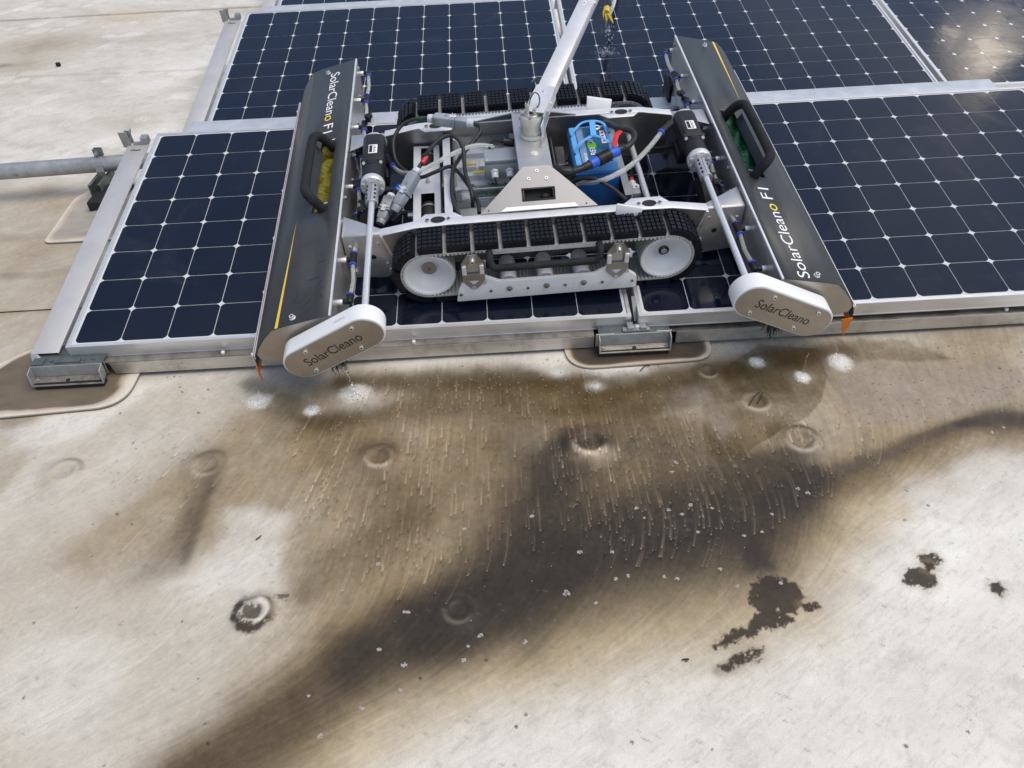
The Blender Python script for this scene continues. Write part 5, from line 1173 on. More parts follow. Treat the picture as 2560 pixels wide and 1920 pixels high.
    b = MB(); a2 = Vector((ax.x, 0, ax.y)); c = Vector((C2.x, -.675, C2.y)) + up3 * (r + .0003) - a2 * (.035 * -s if s < 0 else -.035) * 1
    b.bar(c - a2 * .017, c + a2 * .017, .0075, .0012, up=up3)
    if s < 0: b.build('maker_tab', M['connl'], gc, bevel=.0005, seg=1)
    # drive motor, coupling and shaft
    mx_, mz = s * .4785, .19
    mo = empty('brush_motor'); mo.parent = ROB
    hw, ch = .0325, .011
    octo = [(mx_ + a * hw if abs(a) == 1 else mx_ + a, mz + b_) for a, b_ in ((-1, -hw + ch), (-1, hw - ch))]
    octo = [(mx_ - hw, mz - hw + ch), (mx_ - hw, mz + hw - ch), (mx_ - hw + ch, mz + hw), (mx_ + hw - ch, mz + hw), (mx_ + hw, mz + hw - ch), (mx_ + hw, mz - hw + ch), (mx_ + hw - ch, mz - hw), (mx_ - hw + ch, mz - hw)]
    MB().prism(octo, -.018, .108, 'y').build('motor_body', M['motor'], mo, bevel=.0015)
    b = MB(); b.cyl((mx_, .108, mz), (mx_, .112, mz), .0360, n=28); b.build('end_cap', M['alu'], mo, bevel=.0008)
    b = MB().box(mx_ - .034, mx_ + .034, -.030, -.016, mz - .034, mz + .034); b.build('adapter_plate', M['motor'], mo, bevel=.006)
    b = MB()
    for ax_ in (-1, 1): bolt(b, (mx_ + ax_ * .025, -.030, mz + .025), (0, -1, .3), .005, .005)
    pieces(b, 'motor_screw', M['alu'], mo)
    MB().lathe([(0, .0), (.0335, 0), (.0335, -.012), (.0325, -.012), (.0325, -.066), (.0, -.066)], (mx_, -.030, mz), (0, 1, 0), 28).build('gearbox', M['motor'], mo)
    MB().lathe([(0, 0), (.0340, 0), (.0350, -.0015), (.0350, -.020), (.0340, -.0215), (0, -.0215)], (mx_, -.0962, mz), (0, 1, 0), 30).build('flange_ring', M['alu'], mo)
    b = MB()
    for k in range(8): a = k * math.pi / 4 + .39; bolt(b, (mx_ + math.cos(a) * .0275, -.1177, mz + math.sin(a) * .0275), (0, -1, 0), .0032 + .0014 * (k % 2), .003)
    pieces(b, 'flange_screw', M['alu'], mo)
    b = MB(); b.lathe([(0, 0), (.0170, 0), (.0180, -.001), (.0180, -.0385), (.0165, -.0395), (.0165, -.0405), (.0180, -.0415), (.0180, -.078), (.0170, -.079), (0, -.079)], (mx_, -.1180, mz), (0, 1, 0), 26); b.box(mx_ - .0006, mx_ + .0006, -.196, -.119, mz + .0172, mz + .0182, mat=1)
    for yy in (-.130, -.148, -.168, -.186): b.cyl((mx_ - s * .010, yy, mz + .0145), (mx_ - s * .0115, yy, mz + .0172), .0032, n=8, mat=1); b.cyl((mx_ + s * .012, yy, mz + .013), (mx_ + s * .0135, yy, mz + .0152), .0028, n=8, mat=1)
    b.build('shaft_coupling', [M['steel'], M['dark']], mo)
    MB().cyl((mx_, -.197, mz), (mx_, -.655, mz), .0088, n=18).build('drive_shaft', M['chrome'], mo)
    b = MB(); b.box(mx_ - .012, mx_ + .014, .006, .050, mz + hw + .0002, mz + hw + .0008); lb = b.build('rating_label', M['pwhite'], mo, smooth=0)
    b = MB(); b.box(mx_ - .010, mx_ - .001, .010, .046, mz + hw + .0009, mz + hw + .0012)
    for k in range(5): b.box(mx_ + .002, mx_ + .007 + (k % 2) * .003, .010 + k * .0075, .0135 + k * .0075, mz + hw + .0009, mz + hw + .0012)
    b.build('label_print', M['motor'], lb, smooth=0)
    b = MB(); b.box(mx_ - .038, mx_ + .038, -.022, .06, .120, .1565); b.build('motor_mount', M['black'], mo, bevel=.004)
    b = MB(); b.bar((mx_ + s * .02, -.12, .14), (s * .52, -.25, .05), .05, .05); b.build('brush_arm', M['dark'], mo)
    # spray tubes along the inner plate
    ln = empty('spray_line'); ln.parent = ROB
    fy = [.610, .430, .265, .110, -.055, -.220, -.385, -.548]; xt, zt_ = s * .527, .1535
    for k, y in enumerate(fy):
        b = MB(); b.cyl((s * .5595, y, zt_), (s * .5450, y, zt_), .0078, n=6); b.build('hex_nut', M['alu'], ln, bevel=.0006, seg=1)
        b = MB(); b.cyl((s * .5450, y, zt_), (xt, y, zt_), .0072, n=12); b.ball((xt, y, zt_), .0096, 10, 8)
        if k < 7: b.cyl((xt, y, zt_), (xt, y - .020, zt_), .0094, n=14)
        if k > 0: b.cyl((xt, y, zt_), (xt, y + .020, zt_), .0094, n=14)
        b.build('tee_fitting', M['black'], ln)
        for d in ((-1, 1) if 0 < k < 7 else ((-1,) if k == 0 else (1,))):
            b = MB(); b.lathe([(.0062, 0), (.0104, 0), (.0108, .0015), (.0108, .005), (.0095, .0062), (.0062, .0062)], (xt, y + d * .0200, zt_), (0, d, 0), 16); b.build('release_collar', M['blue'], ln)
        if k < 7:
            y2 = fy[k + 1]; mxd = Vector((xt - s * .003, (y + y2) / 2, zt_ - .004 + random.uniform(-.002, .002)))
            MB().tube(spline([(xt, y - .022, zt_), mxd, (xt, y2 + .022, zt_)], 6), .0060, 12).build('clear_tube', M['hose'], ln, smooth=60)
        if y in (.265, -.220):
            b = MB(); c = Vector((xt - s * .004, y + .012, zt_ + .006)); b.cyl(c, c + Vector((-s * .012, .004, .018)), .005, n=10); e = c + Vector((-s * .013, .004, .020))
            for j in range(5): a = j * 1.2566; b.ball(e + Vector((math.cos(a) * .0085, math.sin(a) * .0085, 0)), .0062, 8, 6, (1, 1, .9))
            b.cyl(e - Vector((0, 0, .006)), e + Vector((0, 0, .006)), .010, n=12); b.build('star_knob', M['black'], ln)
    b = MB(); y = .185; b.cyl((xt - s * .003, y - .022, zt_ - .003), (xt - s * .003, y + .022, zt_ - .003), .0125, n=16); b.build('check_valve', M['black'], ln, bevel=.001)
    # brackets between frame and covers
    for yb, dr in ((-.325, -1), (.165, 1)):
        b = MB(); poly = [(s * .556, .040), (s * .556, .186), (s * .452, .186), (s * .418, .080), (s * .422, .045), (s * .46, .030)]
        b.prism(poly, yb, yb + .003 * dr, 'y'); b.hexa([(s * .556, yb, .184), (s * .452, yb, .184), (s * .44, yb - dr * .014, .184), (s * .556, yb - dr * .085, .184)], [(s * .556, yb, .187), (s * .452, yb, .187), (s * .44, yb - dr * .014, .187), (s * .556, yb - dr * .085, .187)])
        br = b.build('cover_bracket', M['steel'], ROB, bevel=.0008)
        b = MB(); b.prism([(s * .452, .1865), (s * .444, .1865), (s * .410, .080), (s * .414, .055), (s * .420, .05), (s * .418, .080)], yb, yb + dr * .016, 'y'); b.build('folded_edge', M['steel'], br, bevel=.0008)
        b = MB()
        for x, z in ((.540, .150), (.46, .155), (.540, .06), (.44, .058), (.445, .08)): bolt(b, (s * x, yb + dr * .003, z), (0, dr, 0), .0052, .0045, sock=1)
        b.cyl((s * .482, yb + dr * .003, .108), (s * .482, yb + dr * .0033, .108), .008, n=12, mat=1)
        pieces(b, 'bracket_screw', [M['alu'], M['dark']], br)
# ---- chassis
BXF = [(-.452, .188), (-.35, .2055), (-.26, .2085), (.26, .2085), (.35, .2055), (.452, .188)]
for yb, w0, dr in ((-.322, .030, 1), (.161, .030, -1)):
    b = MB()
    for (x0, z0), (x1, z1) in zip(BXF[:-1], BXF[1:]):
        ya, yc = yb - w0 / 2, yb + w0 / 2
        if abs(x0 + x1) < .75 and abs(x1 - x0) > .3: yc = yb + dr * w0 / 2; 
        b.hexa([(x0, yb - w0 / 2, z0 - .003), (x1, yb - w0 / 2, z1 - .003), (x1, yb + w0 / 2, z1 - .003), (x0, yb + w0 / 2, z0 - .003)], [(x0, yb - w0 / 2, z0), (x1, yb - w0 / 2, z1), (x1, yb + w0 / 2, z1), (x0, yb + w0 / 2, z0)])
    for sx in (-1, 1):
        b.hexa([(sx * .22, yb + dr * .015, .2045), (sx * .345, yb + dr * .015, .2045), (sx * .325, yb + dr * .038, .2045), (sx * .245, yb + dr * .038, .2045)], [(sx * .22, yb + dr * .015, .2075), (sx * .345, yb + dr * .015, .2070), (sx * .325, yb + dr * .038, .2075), (sx * .245, yb + dr * .038, .2075)])
    bm_ = b.build('frame_beam', M['alu'], ROB, bevel=.0007)
    b = MB(); b.prism([(-.452, .186), (-.35, .2035), (-.26, .2065), (.26, .2065), (.35, .2035), (.452, .186), (.44, .05), (-.44, .05)], yb + dr * .013, yb + dr * .0155, 'y'); b.prism([(-.452, .186), (-.35, .2035), (-.26, .2065), (.26, .2065), (.35, .2035), (.452, .186), (.44, .13), (-.44, .13)], yb - dr * .0150, yb - dr * .0125, 'y')
    b.build('beam_web', M['steel_d'], bm_)
    b = MB()
    for sx in (-1, 1):
        c = Vector((sx * .290, yb + dr * .010, .2085)); b.lathe([(.0001, 0), (.013, 0), (.0135, .0003)], c, (0, 0, 1), 18, mat=1)
        b.v = [((v[0] - c.x) * 1.5 + c.x, v[1], v[2]) if i >= len(b.v) - 54 else v for i, v in enumerate(b.v)]
    for sx in (-1, 1):
        for dx in (-.029, .029): bolt(b, (sx * .290 + dx, yb + dr * .010, .2070), (0, 0, 1), .0055, .004, sock=1)
    pieces(b, 'beam_bolt', [M['steel_d'], M['dark']], bm_)
b = MB()
b.hexa([(.192, -.345, .203), (.262, -.345, .190), (.262, -.3385, .190), (.192, -.3385, .203)], [(.196, -.338, .232), (.268, -.338, .212), (.268, -.331, .212), (.196, -.331, .232)]); b.build('track_guide', M['wheel'], ROB, bevel=.002)
b = MB()
b.hexa([(.186, .178, .203), (.262, .178, .192), (.262, .185, .192), (.186, .185, .203)], [(.190, .205, .236), (.270, .205, .218), (.270, .212, .218), (.190, .212, .236)]); b.build('track_guide', M['wheel'], ROB, bevel=.002)
MB().box(-.42, .42, -.30, .14, .030, .034).build('belly_plate_part', M['dark'], ROB) if False else None
# cross member with the two track motors
cm = empty('cross_member'); cm.parent = ROB
b = MB(); Z = .150
for x0, x1, y0, y1 in ((-.364, -.3435, -.300, .135), (-.3035, -.288, -.300, .135), (-.3435, -.3035, -.110, .028), (-.3435, -.3035, .125, .135)): b.box(x0, x1, y0, y1, Z - .002, Z)
b.box(-.366, -.364, -.300, .135, .085, Z); b.box(-.288, -.286, -.300, .135, .085, Z); b.build('slotted_plate', M['alu'], cm, bevel=.0004, seg=1)
for y0, y1 in ((-.300, -.135), (.035, .125)):
    b = MB(); b.cyl((-.3235, y0, .115), (-.3235, y1, .115), .0255, n=20); m_ = b.build('track_motor', M['motor'], cm)
    MB().cyl((-.3235, y1 - .018, .115), (-.3235, y1 - .012, .115), .0268, n=20).build('motor_band', M['steel'], m_)
b = MB(); bolt(b, (-.322, -.055, .150), (0, 0, 1), .005, .014); bolt(b, (-.322, -.055, .150), (0, 0, 1), .008, .002); b.build('centre_bolt', M['steel'], cm)
b = MB(); b.cyl((-.366, -.17, .12), (-.372, -.17, .12), .010, n=6); b.cyl((-.372, -.17, .12), (-.385, -.17, .12), .008, n=10); b.build('brass_gland', M['steel'], cm)
b = MB(); b.hexa([(-.272, -.288, .06), (-.270, -.288, .06), (-.270, .136, .06), (-.272, .136, .06)], [(-.272, -.260, .19), (-.270, -.260, .19), (-.270, .136, .19), (-.272, .136, .19)]); b.box(-.2715, -.2495, -.262, .125, .188, .1905); b.build('tray_edge', M['alu'], ROB, bevel=.0005, seg=1)
b = MB(); b.box(-.245, -.01, -.24, .17, .026, .030); b.box(.06, .262, -.22, .165, .026, .030); b.build('belly_tray', M['steel_d'], ROB)
b = MB(); b.cyl((.3205, -.305, .12), (.3205, .146, .12), .0088, n=16); b.build('tie_rod', M['chrome'], ROB)
b = MB(); b.hexa([(.252, -.255, .04), (.256, -.255, .04), (.256, .165, .04), (.252, .165, .04)], [(.262, -.215, .165), (.266, -.215, .165), (.266, .165, .165), (.262, .165, .165)]); b.box(.244, .2655, -.215, .13, .1655, .168); b.build('battery_side_plate', M['galv'], ROB, bevel=.0006, seg=1)
for x in (.03, .075):
    MB().box(x, x + .028, -.06, .10, .09, .135).build('terminal_rail', M['steel_d'], ROB, bevel=.002)
b = MB(); b.box(.062, .066, -.25, .12, .04, .16); b.box(.066, .105, -.02, -.016, .04, .15); b.build('partition', M['steel_d'], ROB, bevel=.0005, seg=1)
# ---- electronics box
eb = empty('electronics_box'); eb.parent = ROB
MB().box(-.243, -.045, -.142, .140, .034, .132).build('box_body', M['ebox'], eb, bevel=.004)
MB().box(-.243, -.09, -.225, -.1445, .034, .112).build('front_housing', M['ebox'], eb, bevel=.004)
MB().box(-.236, -.052, -.134, .132, .1325, .1345).build('inner_panel', M['connl'], eb)
b = MB()
for k, (x, y, w, h) in enumerate(((-.225, .00, .05, .026), (-.165, .0, .026, .026), (-.222, -.045, .060, .022), (-.15, -.04, .03, .026), (-.225, .07, .12, .030))): b.box(x, x + w, y, y + h, .135, .152)
pieces(b, 'relay', M['connl'], eb, bevel=.0015)
b = MB()
for x, y, n in ((-.205, .004, 5), (-.185, -.043, 6)):
    for k in range(n): b.box(x + k * .0062, x + k * .0062 + .005, y + .003, y + .018, .1525, .156)
pieces(b, 'terminal_block', M['pyellow'], eb, bevel=.0005, seg=1)
MB().box(-.20, -.065, -.128, -.075, .135, .1375).build('circuit_board', M['pcb'], eb)
b = MB()
for k in range(26): x, y = random.uniform(-.198, -.075), random.uniform(-.126, -.08); b.box(x, x + random.uniform(.004, .012), y, y + random.uniform(.003, .008), .1378, .1378 + random.uniform(.002, .008))
b.build('board_parts', M['black'], eb)
b = MB(); w = .0022; x0, x1, y0, y1, z0, z1 = -.2435, -.0445, -.143, .141, .1325, .168
b.box(x0, x1, y0, y1, z1 - w, z1); b.box(x0, x0 + w, y0, y1, z0, z1 - w); b.box(x1 - w, x1, y0, y1, z0, z1 - w); b.box(x0 + w, x1 - w, y0, y0 + w, z0, z1 - w); b.box(x0 + w, x1 - w, y1 - w, y1, z0, z1 - w)
b.build('clear_lid', M['clear'], eb)
b = MB()
for x, y in ((-.232, -.130), (-.232, .128), (-.056, .128)): b.cyl((x, y, .134), (x, y, .1715), .0095, n=16); 
pieces(b, 'lid_screw_post', M['clearp'] if 'clearp' in M else M['connl'], eb, bevel=.001)
b = MB(); b.box(-.235, -.06, -.1405, -.1360, .1685, .172); b.build('lid_lip', M['conn'], eb)
for x, y in ((-.199, -.216), (-.158, -.220)):
    b = MB(); b.cyl((x, y, .112), (x, y - .006, .122), .0135, n=6); b.cyl((x, y - .006, .122), (x, y - .016, .134), .011, n=14); b.build('cable_gland', M['connl'], eb, bevel=.0008)
jb = empty('junction_box'); jb.parent = ROB
MB().box(-.149, -.052, -.098, -.036, .170, .223).build('box_body', M['ebox'], jb, bevel=.003)
MB().box(-.1495, -.0515, -.0985, -.0355, .2235, .2350).build('box_lid', M['conn_l2'] if 'conn_l2' in M else M['conn'], jb, bevel=.002)
b = MB()
for x in (-.142, -.059):
    for y in (-.092, -.042): b.cyl((x, y, .2351), (x, y, .2356), .004, n=12); b.cyl((x, y, .2357), (x, y, .2359), .0018, n=6, mat=1)
pieces(b, 'lid_screw', [M['connl'], M['dark']], jb)
for x in (-.122, -.078):
    b = MB(); b.cyl((x, -.0985, .200), (x, -.106, .198), .0125, n=6); b.cyl((x, -.106, .198), (x, -.120, .190), .0105, n=14); b.build('cable_gland', M['connl'], jb, bevel=.0008)
b = MB(); b.tube(spline([(-.078, -.120, .19), (-.074, -.128, .165), (-.072, -.13, .145)], 5), .0032, 8); b.tube(spline([(-.122, -.120, .19), (-.115, -.135, .165), (-.095, -.135, .150), (-.075, -.132, .145)], 5), .0032, 8); b.build('thin_lead', M['cable'], jb)
b = MB(); b.tube(spline([(-.13, -.036, .225), (-.13, -.028, .242), (-.115, -.012, .245), (-.09, -.01, .238)], 6), .0042, 8); b.cyl((-.09, -.010, .238), (-.058, -.012, .232), .0125, n=14); b.build('black_plug', M['black'], jb)
# ---- bridge, post, pivot and long arm
br = empty('arm_bridge'); br.parent = ROB
b = MB()
b.hexa([(-.0575, -.213, .277), (.0345, -.213, .277), (.0345, .072, .277), (-.0575, .072, .277)], [(-.0575, -.213, .2805), (.0345, -.213, .2805), (.0345, .072, .2805), (-.0575, .072, .2805)])
b.box(-.0575, -.0545, -.213, .072, .255, .277); b.box(.0315, .0345, -.213, .072, .255, .277); b.build('bridge_top', M['steel'], br, bevel=.0006, seg=1)
def tri(y0, y1, name):
    b = MB(); ya, za, yb, zb = y0, .2112, y1, .2830
    def P2(x, t): return Vector((x, ya + (yb - ya) * t, za + (zb - za) * t))
    n = Vector((0, -(zb - za), (yb - ya))).normalized(); n = n if n.z > 0 else -n; off = n * .003
    q = [[P2(x, t) for x in xs_] for xs_, t in (((-.173, -.0545, .0335, .149), 0), ((-.1465, -.0545, .0335, .1235), .21), ((-.1085, -.0545, .0335, .0880), .507), ((-.0575, -.0545, .0335, .0365), .92), ((-.048, -.0485, .0275, .0270), 1.0))]
    vs = [p for r_ in q for p in r_]; fs = []
    for r_ in range(4):
        for c_ in range(3):
            if r_ == 1 and c_ == 1 and name == 'front_gusset': continue
            fs.append((r_ * 4 + c_, r_ * 4 + c_ + 1, (r_ + 1) * 4 + c_ + 1, (r_ + 1) * 4 + c_))
    b.add(vs, fs); o = link(name, b.mesh(name, M['gusset'] if 'gusset' in M else M['steel'], smooth=0), br); md = o.modifiers.new('thickness', 'SOLIDIFY'); md.thickness = .003; md.offset = 0
    return P2, n, o
M['gusset'] = mat('gusset_plate', (.32, .312, .308), .38, .75, noise=.08, nscale=14, rvar=.1, dirt=((.36, .33, .325), 8, .5, .75, .5))
P2, n, fo = tri(-.3075, -.2085, 'front_gusset'); tri(.150, .068, 'rear_gusset')
b = MB()
for t0, t1 in ((.205, .24), (.477, .512)): b.add([*(P2(x, t) + n * h for h in (-.004, .003) for x, t in ((-.0560, t0), (.0350, t0), (.0350, t1), (-.0560, t1)))], [(3, 2, 1, 0), (4, 5, 6, 7), (0, 1, 5, 4), (1, 2, 6, 5), (2, 3, 7, 6), (3, 0, 4, 7)])
for x0, x1 in ((-.0560, -.0490), (.0280, .0350)): b.add([*(P2(x, t) + n * h for h in (-.004, .003) for x, t in ((x0, .24), (x1, .24), (x1, .477), (x0, .477)))], [(3, 2, 1, 0), (4, 5, 6, 7), (0, 1, 5, 4), (1, 2, 6, 5), (2, 3, 7, 6), (3, 0, 4, 7)])
pk = b.build('recessed_grip', M['black'], br, bevel=.0012)
b = MB(); b.add([P2(x, t) - n * .016 for x, t in ((-.0545, .21), (.0335, .21), (.0335, .507), (-.0545, .507))], [(0, 1, 2, 3)]); b.ball(P2(.008, .345) - n * .012, .010, 10, 6, (1.2, 1, .6)); b.build('grip_well', M['dark'], pk)
b = MB(); b.hexa([P2(-.1185, .005), P2(.0960, .005), P2(.0863, .097), P2(-.1012, .101)], [P2(-.1185, .005) + n * .005, P2(.0960, .005) + n * .005, P2(.0863, .097) + n * .005, P2(-.1012, .101) + n * .005]); b.build('foot_strip', M['alu'], br, bevel=.0006, seg=1)
b = MB()
for x, t in ((-.0097, .885), (-.0339, .715), (.0147, .705)):
    c = P2(x, t) + n * .0015; b.cyl(c, c + n * .0022, .0048, n=12); b.cyl(c + n * .0022, c + n * .0024, .0022, n=8, mat=1)
for x, t in ((-.150, .06), (.118, .06)): c = P2(x, t) + n * .0015; b.cyl(c, c + n * .001, .0022, n=8, mat=1)
pieces(b, 'rivet', [M['alu'], M['dark']], fo)
b = MB(); b.cyl((-.0095, -.147, .2806), (-.0095, -.147, .2826), .0105, n=20); b.cyl((-.0095, -.147, .2826), (-.0095, -.147, .2850), .0058, n=14); b.build('washer_bolt', M['alu'], br)
# pivot cylinder
pv = empty('pivot_post'); pv.parent = ROB; pc = Vector((-.0075, -.052, 0))
MB().lathe([(0, .2806), (.0345, .2806), (.0355, .282), (.0355, .291), (.0345, .2925), (.0305, .2925), (.0305, .2965), (.0310, .2965), (.0318, .2975), (.0318, .345), (.0308, .3465), (0, .3465)], pc, (0, 0, 1), 36).build('pivot_cylinder', M['pivot'], pv) if False else None
M['pivot'] = mat('cast_pivot', (.60, .585, .53), .42, .7, noise=.06, nscale=20, rvar=.1)
MB().lathe([(0, .2806), (.0345, .2806), (.0355, .282), (.0355, .291), (.0345, .2925), (.0305, .2925), (.0305, .2965), (.0310, .2965), (.0318, .2975), (.0318, .345), (.0308, .3465), (0, .3465)], pc, (0, 0, 1), 36).build('pivot_cylinder', M['pivot'], pv)
b = MB(); b.lathe([(0, .351), (.0215, .351), (.0225, .350), (.0225, .3466), (0, .3466)], pc, (0, 0, 1), 28); b.build('pivot_cap', M['steel'], pv)
b = MB()
for k in range(5): a = k * 1.2566 + .7; bolt(b, pc + Vector((math.cos(a) * .0265, math.sin(a) * .0265, .3466)), (0, 0, 1), .004, .0035)
for k, a in enumerate((2.9, 3.4, -.2)): bolt(b, pc + Vector((math.cos(a) * .0318, math.sin(a) * .0318, .330 - .02 * (k % 2))), (math.cos(a), math.sin(a), 0), .004, .004)
pieces(b, 'pivot_screw', M['steel_d'], pv)
b = MB(); b.cyl(pc + Vector((-.012, -.006, .351)), pc + Vector((-.012, -.004, .377)), .0062, n=12); b.cyl(pc + Vector((-.012, -.004, .377)), pc + Vector((-.012, -.004, .384)), .0068, .0055, n=12); b.cyl(pc + Vector((-.012, -.004, .3842)), pc + Vector((-.012, -.004, .3845)), .0036, n=10, mat=1)
b.cyl(pc + Vector((.010, -.006, .351)), pc + Vector((.010, -.006, .366)), .0075, .0065, n=12); b.build('hose_barb', [M['pivot'], M['dark']], pv)
b = MB(); b.tube(spline([pc + Vector(p) for p in ((-.008, .002, .362), (.000, .016, .384), (.012, .028, .394), (.024, .024, .386), (.022, .008, .368), (.004, -.002, .358))], 6), .0017, 6); b.build('wire_loop', M['black'], pv)
ar = empty('lifting_arm'); ar.parent = ROB
p0, p1 = Vector((.0416, .0442, .348)), Vector((.2244, .5024, .383)); d = (p1 - p0).normalized(); h0 = p0 - d * .115
sx = d.cross(Vector((0, 0, 1))).normalized(); up = sx.cross(d).normalized()
b = MB(); w, t = .0500, .036
b.bar(p0 - d * .060, p0 + d * 1.05, w, t); b.build('arm_tube', M['alu'], ar, bevel=.0022)
b = MB(); wv = .0565
b.bar(h0 + up * .0195, p0 + d * .012 + up * .0195, wv, .0028); b.bar(h0 + sx * (wv / 2 - .0014) - up * .010, p0 + d * .012 + sx * (wv / 2 - .0014) + up * .0, .0028, .042); b.bar(h0 - sx * (wv / 2 - .0014) + up * .002, p0 + d * .012 - sx * (wv / 2 - .0014) + up * .002, .0028, .032)
b.bar(h0 + sx * (wv / 2 - .0014) - up * .028 - d * .02, h0 + sx * (wv / 2 - .0014) - up * .010 + d * .05, .0028, .045)
b.build('clevis', M['alu'], ar, bevel=.0007, seg=1)
b = MB()
for q in (-.02, -.055): c = p0 + d * q + up * .0209; bolt(b, c, up, .0050, .0012, sock=1)
for q in (-.04, -.075): c = p0 + d * q + sx * (wv / 2); bolt(b, c, sx, .0048, .003)
c = p0 + d * .50 + sx * (w / 2) + up * .008; bolt(b, c, sx, .005, .006)
pieces(b, 'arm_rivet', [M['alu'], M['steel_d']], ar)
b = MB(); c = p0 + d * .475 - sx * .004 + up * (t / 2 + .0003); b.bar(c - d * .012, c + d * .012, .008, .0006, up=up); st = b.build('sticker', M['pwhite'], ar, smooth=0)
b = MB(); b.bar(c - d * .006 + up * .0004, c + d * .006 + up * .0004, .003, .0004, up=up); b.build('sticker_print', M['print'], st, smooth=0)
# ---- cables, sleeves, connectors
def cab(name, key, r, m_, n=9, per=8): return MB().tube(spline(RP[key], per), r, n).build(name, m_, ROB, smooth=60)
for key, r in (('cable_loop', .0058), ('cable_red', .0060), ('cable_green', .0060), ('cable_blue', .0055), ('cable_low', .0062), ('gland_cable', .0055), ('cable_front', .0065)): cab('cable', key, r, M['cable'])
cab('black_hose', 'hose_black', .007, M['cable'])
for key, m_ in (('red_sleeve', 'red'), ('green_sleeve', 'gsleeve'), ('green_sleeve2', 'gsleeve'), ('gland_red', 'red')):
    a, c = [Vector(p) for p in RP[key]]; MB().cyl(a, c, .0069, n=14).build('cable_sleeve', M[m_], ROB)
pts = [Vector(p) for p in RP['blue_sleeve']]; MB().cyl(pts[0], pts[1], .0068, n=14).build('cable_sleeve', M['bsleeve'], ROB)
def inline(key, r, clip=True):
    P_ = [Vector(p) for p in RP[key]]; a, e = P_[0], P_[-1]; ln = (e - a); L_ = ln.length; d = ln.normalized()
    o = empty('inline_connector'); o.parent = ROB
    pt = lambda t: a + d * L_ * t
    MB().cyl(pt(0), pt(.10), r * .85, r * .95, n=10).build('gland_nut', M['connl'], o, bevel=.0008)
    b = MB(); b.bar(pt(.10), pt(.16), r * 1.5, r * 1.5, w2=r * 2.15, h2=r * 2.1); b.bar(pt(.16), pt(.58), r * 2.15, r * 2.1); b.build('socket_half', M['conn'], o, bevel=r * .28)
    b = MB(); b.bar(pt(.545), pt(.60), r * 2.45, r * 2.35); b.build('seal_ring', M['conn'], o, bevel=r * .2)
    b = MB(); b.bar(pt(.60), pt(.86), r * 2.0, r * 1.95, w2=r * 1.8, h2=r * 1.7); b.build('plug_half', M['conn'], o, bevel=r * .28)
    MB().cyl(pt(.86), pt(1.0), r * .95, r * .85, n=10).build('gland_nut', M['connl'] if key == 'conn1' else M['conn'], o, bevel=.0008)
    u = Vector((0, 0, 1)); sx_ = d.cross(u).normalized(); u = sx_.cross(d)
    b = MB(); c = pt(.55)
    for sg in (-1, 1): b.tube([c + sx_ * sg * r * 1.1 + u * r * .4, c + sx_ * sg * r * .9 + u * r * 1.25 - d * .006, c + sx_ * sg * r * .2 + u * r * 1.35], .0016, 6)
    b.bar(c - d * .010 + u * r * 1.15, c + d * .010 + u * r * 1.15, r * .9, .003); b.build('locking_clip', M['connl'], o, bevel=.0005, seg=1)
    b = MB(); c = pt(.40) + u * r * 1.02; b.cyl(c, c + u * .0012, .0042, n=12); b.build('connector_screw', M['steel_d'], o)
inline('conn1', .0145); inline('conn2', .0150); inline('conn3', .0150)
b = MB(); P_ = spline(RP['strap'], 8); b.tube(P_, .0052, 8, flat=.35); b.tube([p + Vector((.003, -.003, -.004)) for p in P_], .0045, 8, flat=.4); b.build('clear_strap', M['hose'], ROB, smooth=60)
for key, fk, s in (('hoseL', 'hoseL_fit', -1), ('hoseR', 'hoseR_fit', 1)):
    cab('feed_hose', key, .0072 if s > 0 else .0070, M['hose'], 12)
    P_ = [Vector(p) for p in RP[fk]]; MB().tube(spline(P_, 4), .0105, 12).build('elbow_fitting', M['black'], ROB)
    a = Vector(RP[key][0]); dd = (Vector(RP[key][1]) - a).normalized(); MB().lathe([(.0072, 0), (.0115, 0), (.012, .002), (.012, .007), (.0105, .0085), (.0072, .0085)], a - dd * .002, dd, 16).build('release_collar', M['blue'], ROB)
    if s < 0: e = P_[0]; MB().lathe([(.006, 0), (.0125, 0), (.013, .002), (.013, .007), (.0115, .0085), (.006, .0085)], e, (P_[1] - e).normalized(), 16).build('release_collar', M['blue'], ROB)
P_ = [Vector(p) for p in RP['gland']]; o = empty('inline_connector'); o.parent = ROB
MB().tube([P_[0], P_[1]], .0120, 10).build('gland_nut', M['connl'], o, bevel=.001); MB().bar(P_[1], P_[2], .028, .026).build('plug_half', M['conn'], o, bevel=.004)
b = MB(); b.lathe([(.004, 0), (.010, 0), (.010, .003), (.004, .003)], P_[1] + Vector((.004, -.006, .012)), (0, -.5, 1), 14); b.build('locking_clip', M['connl'], o)
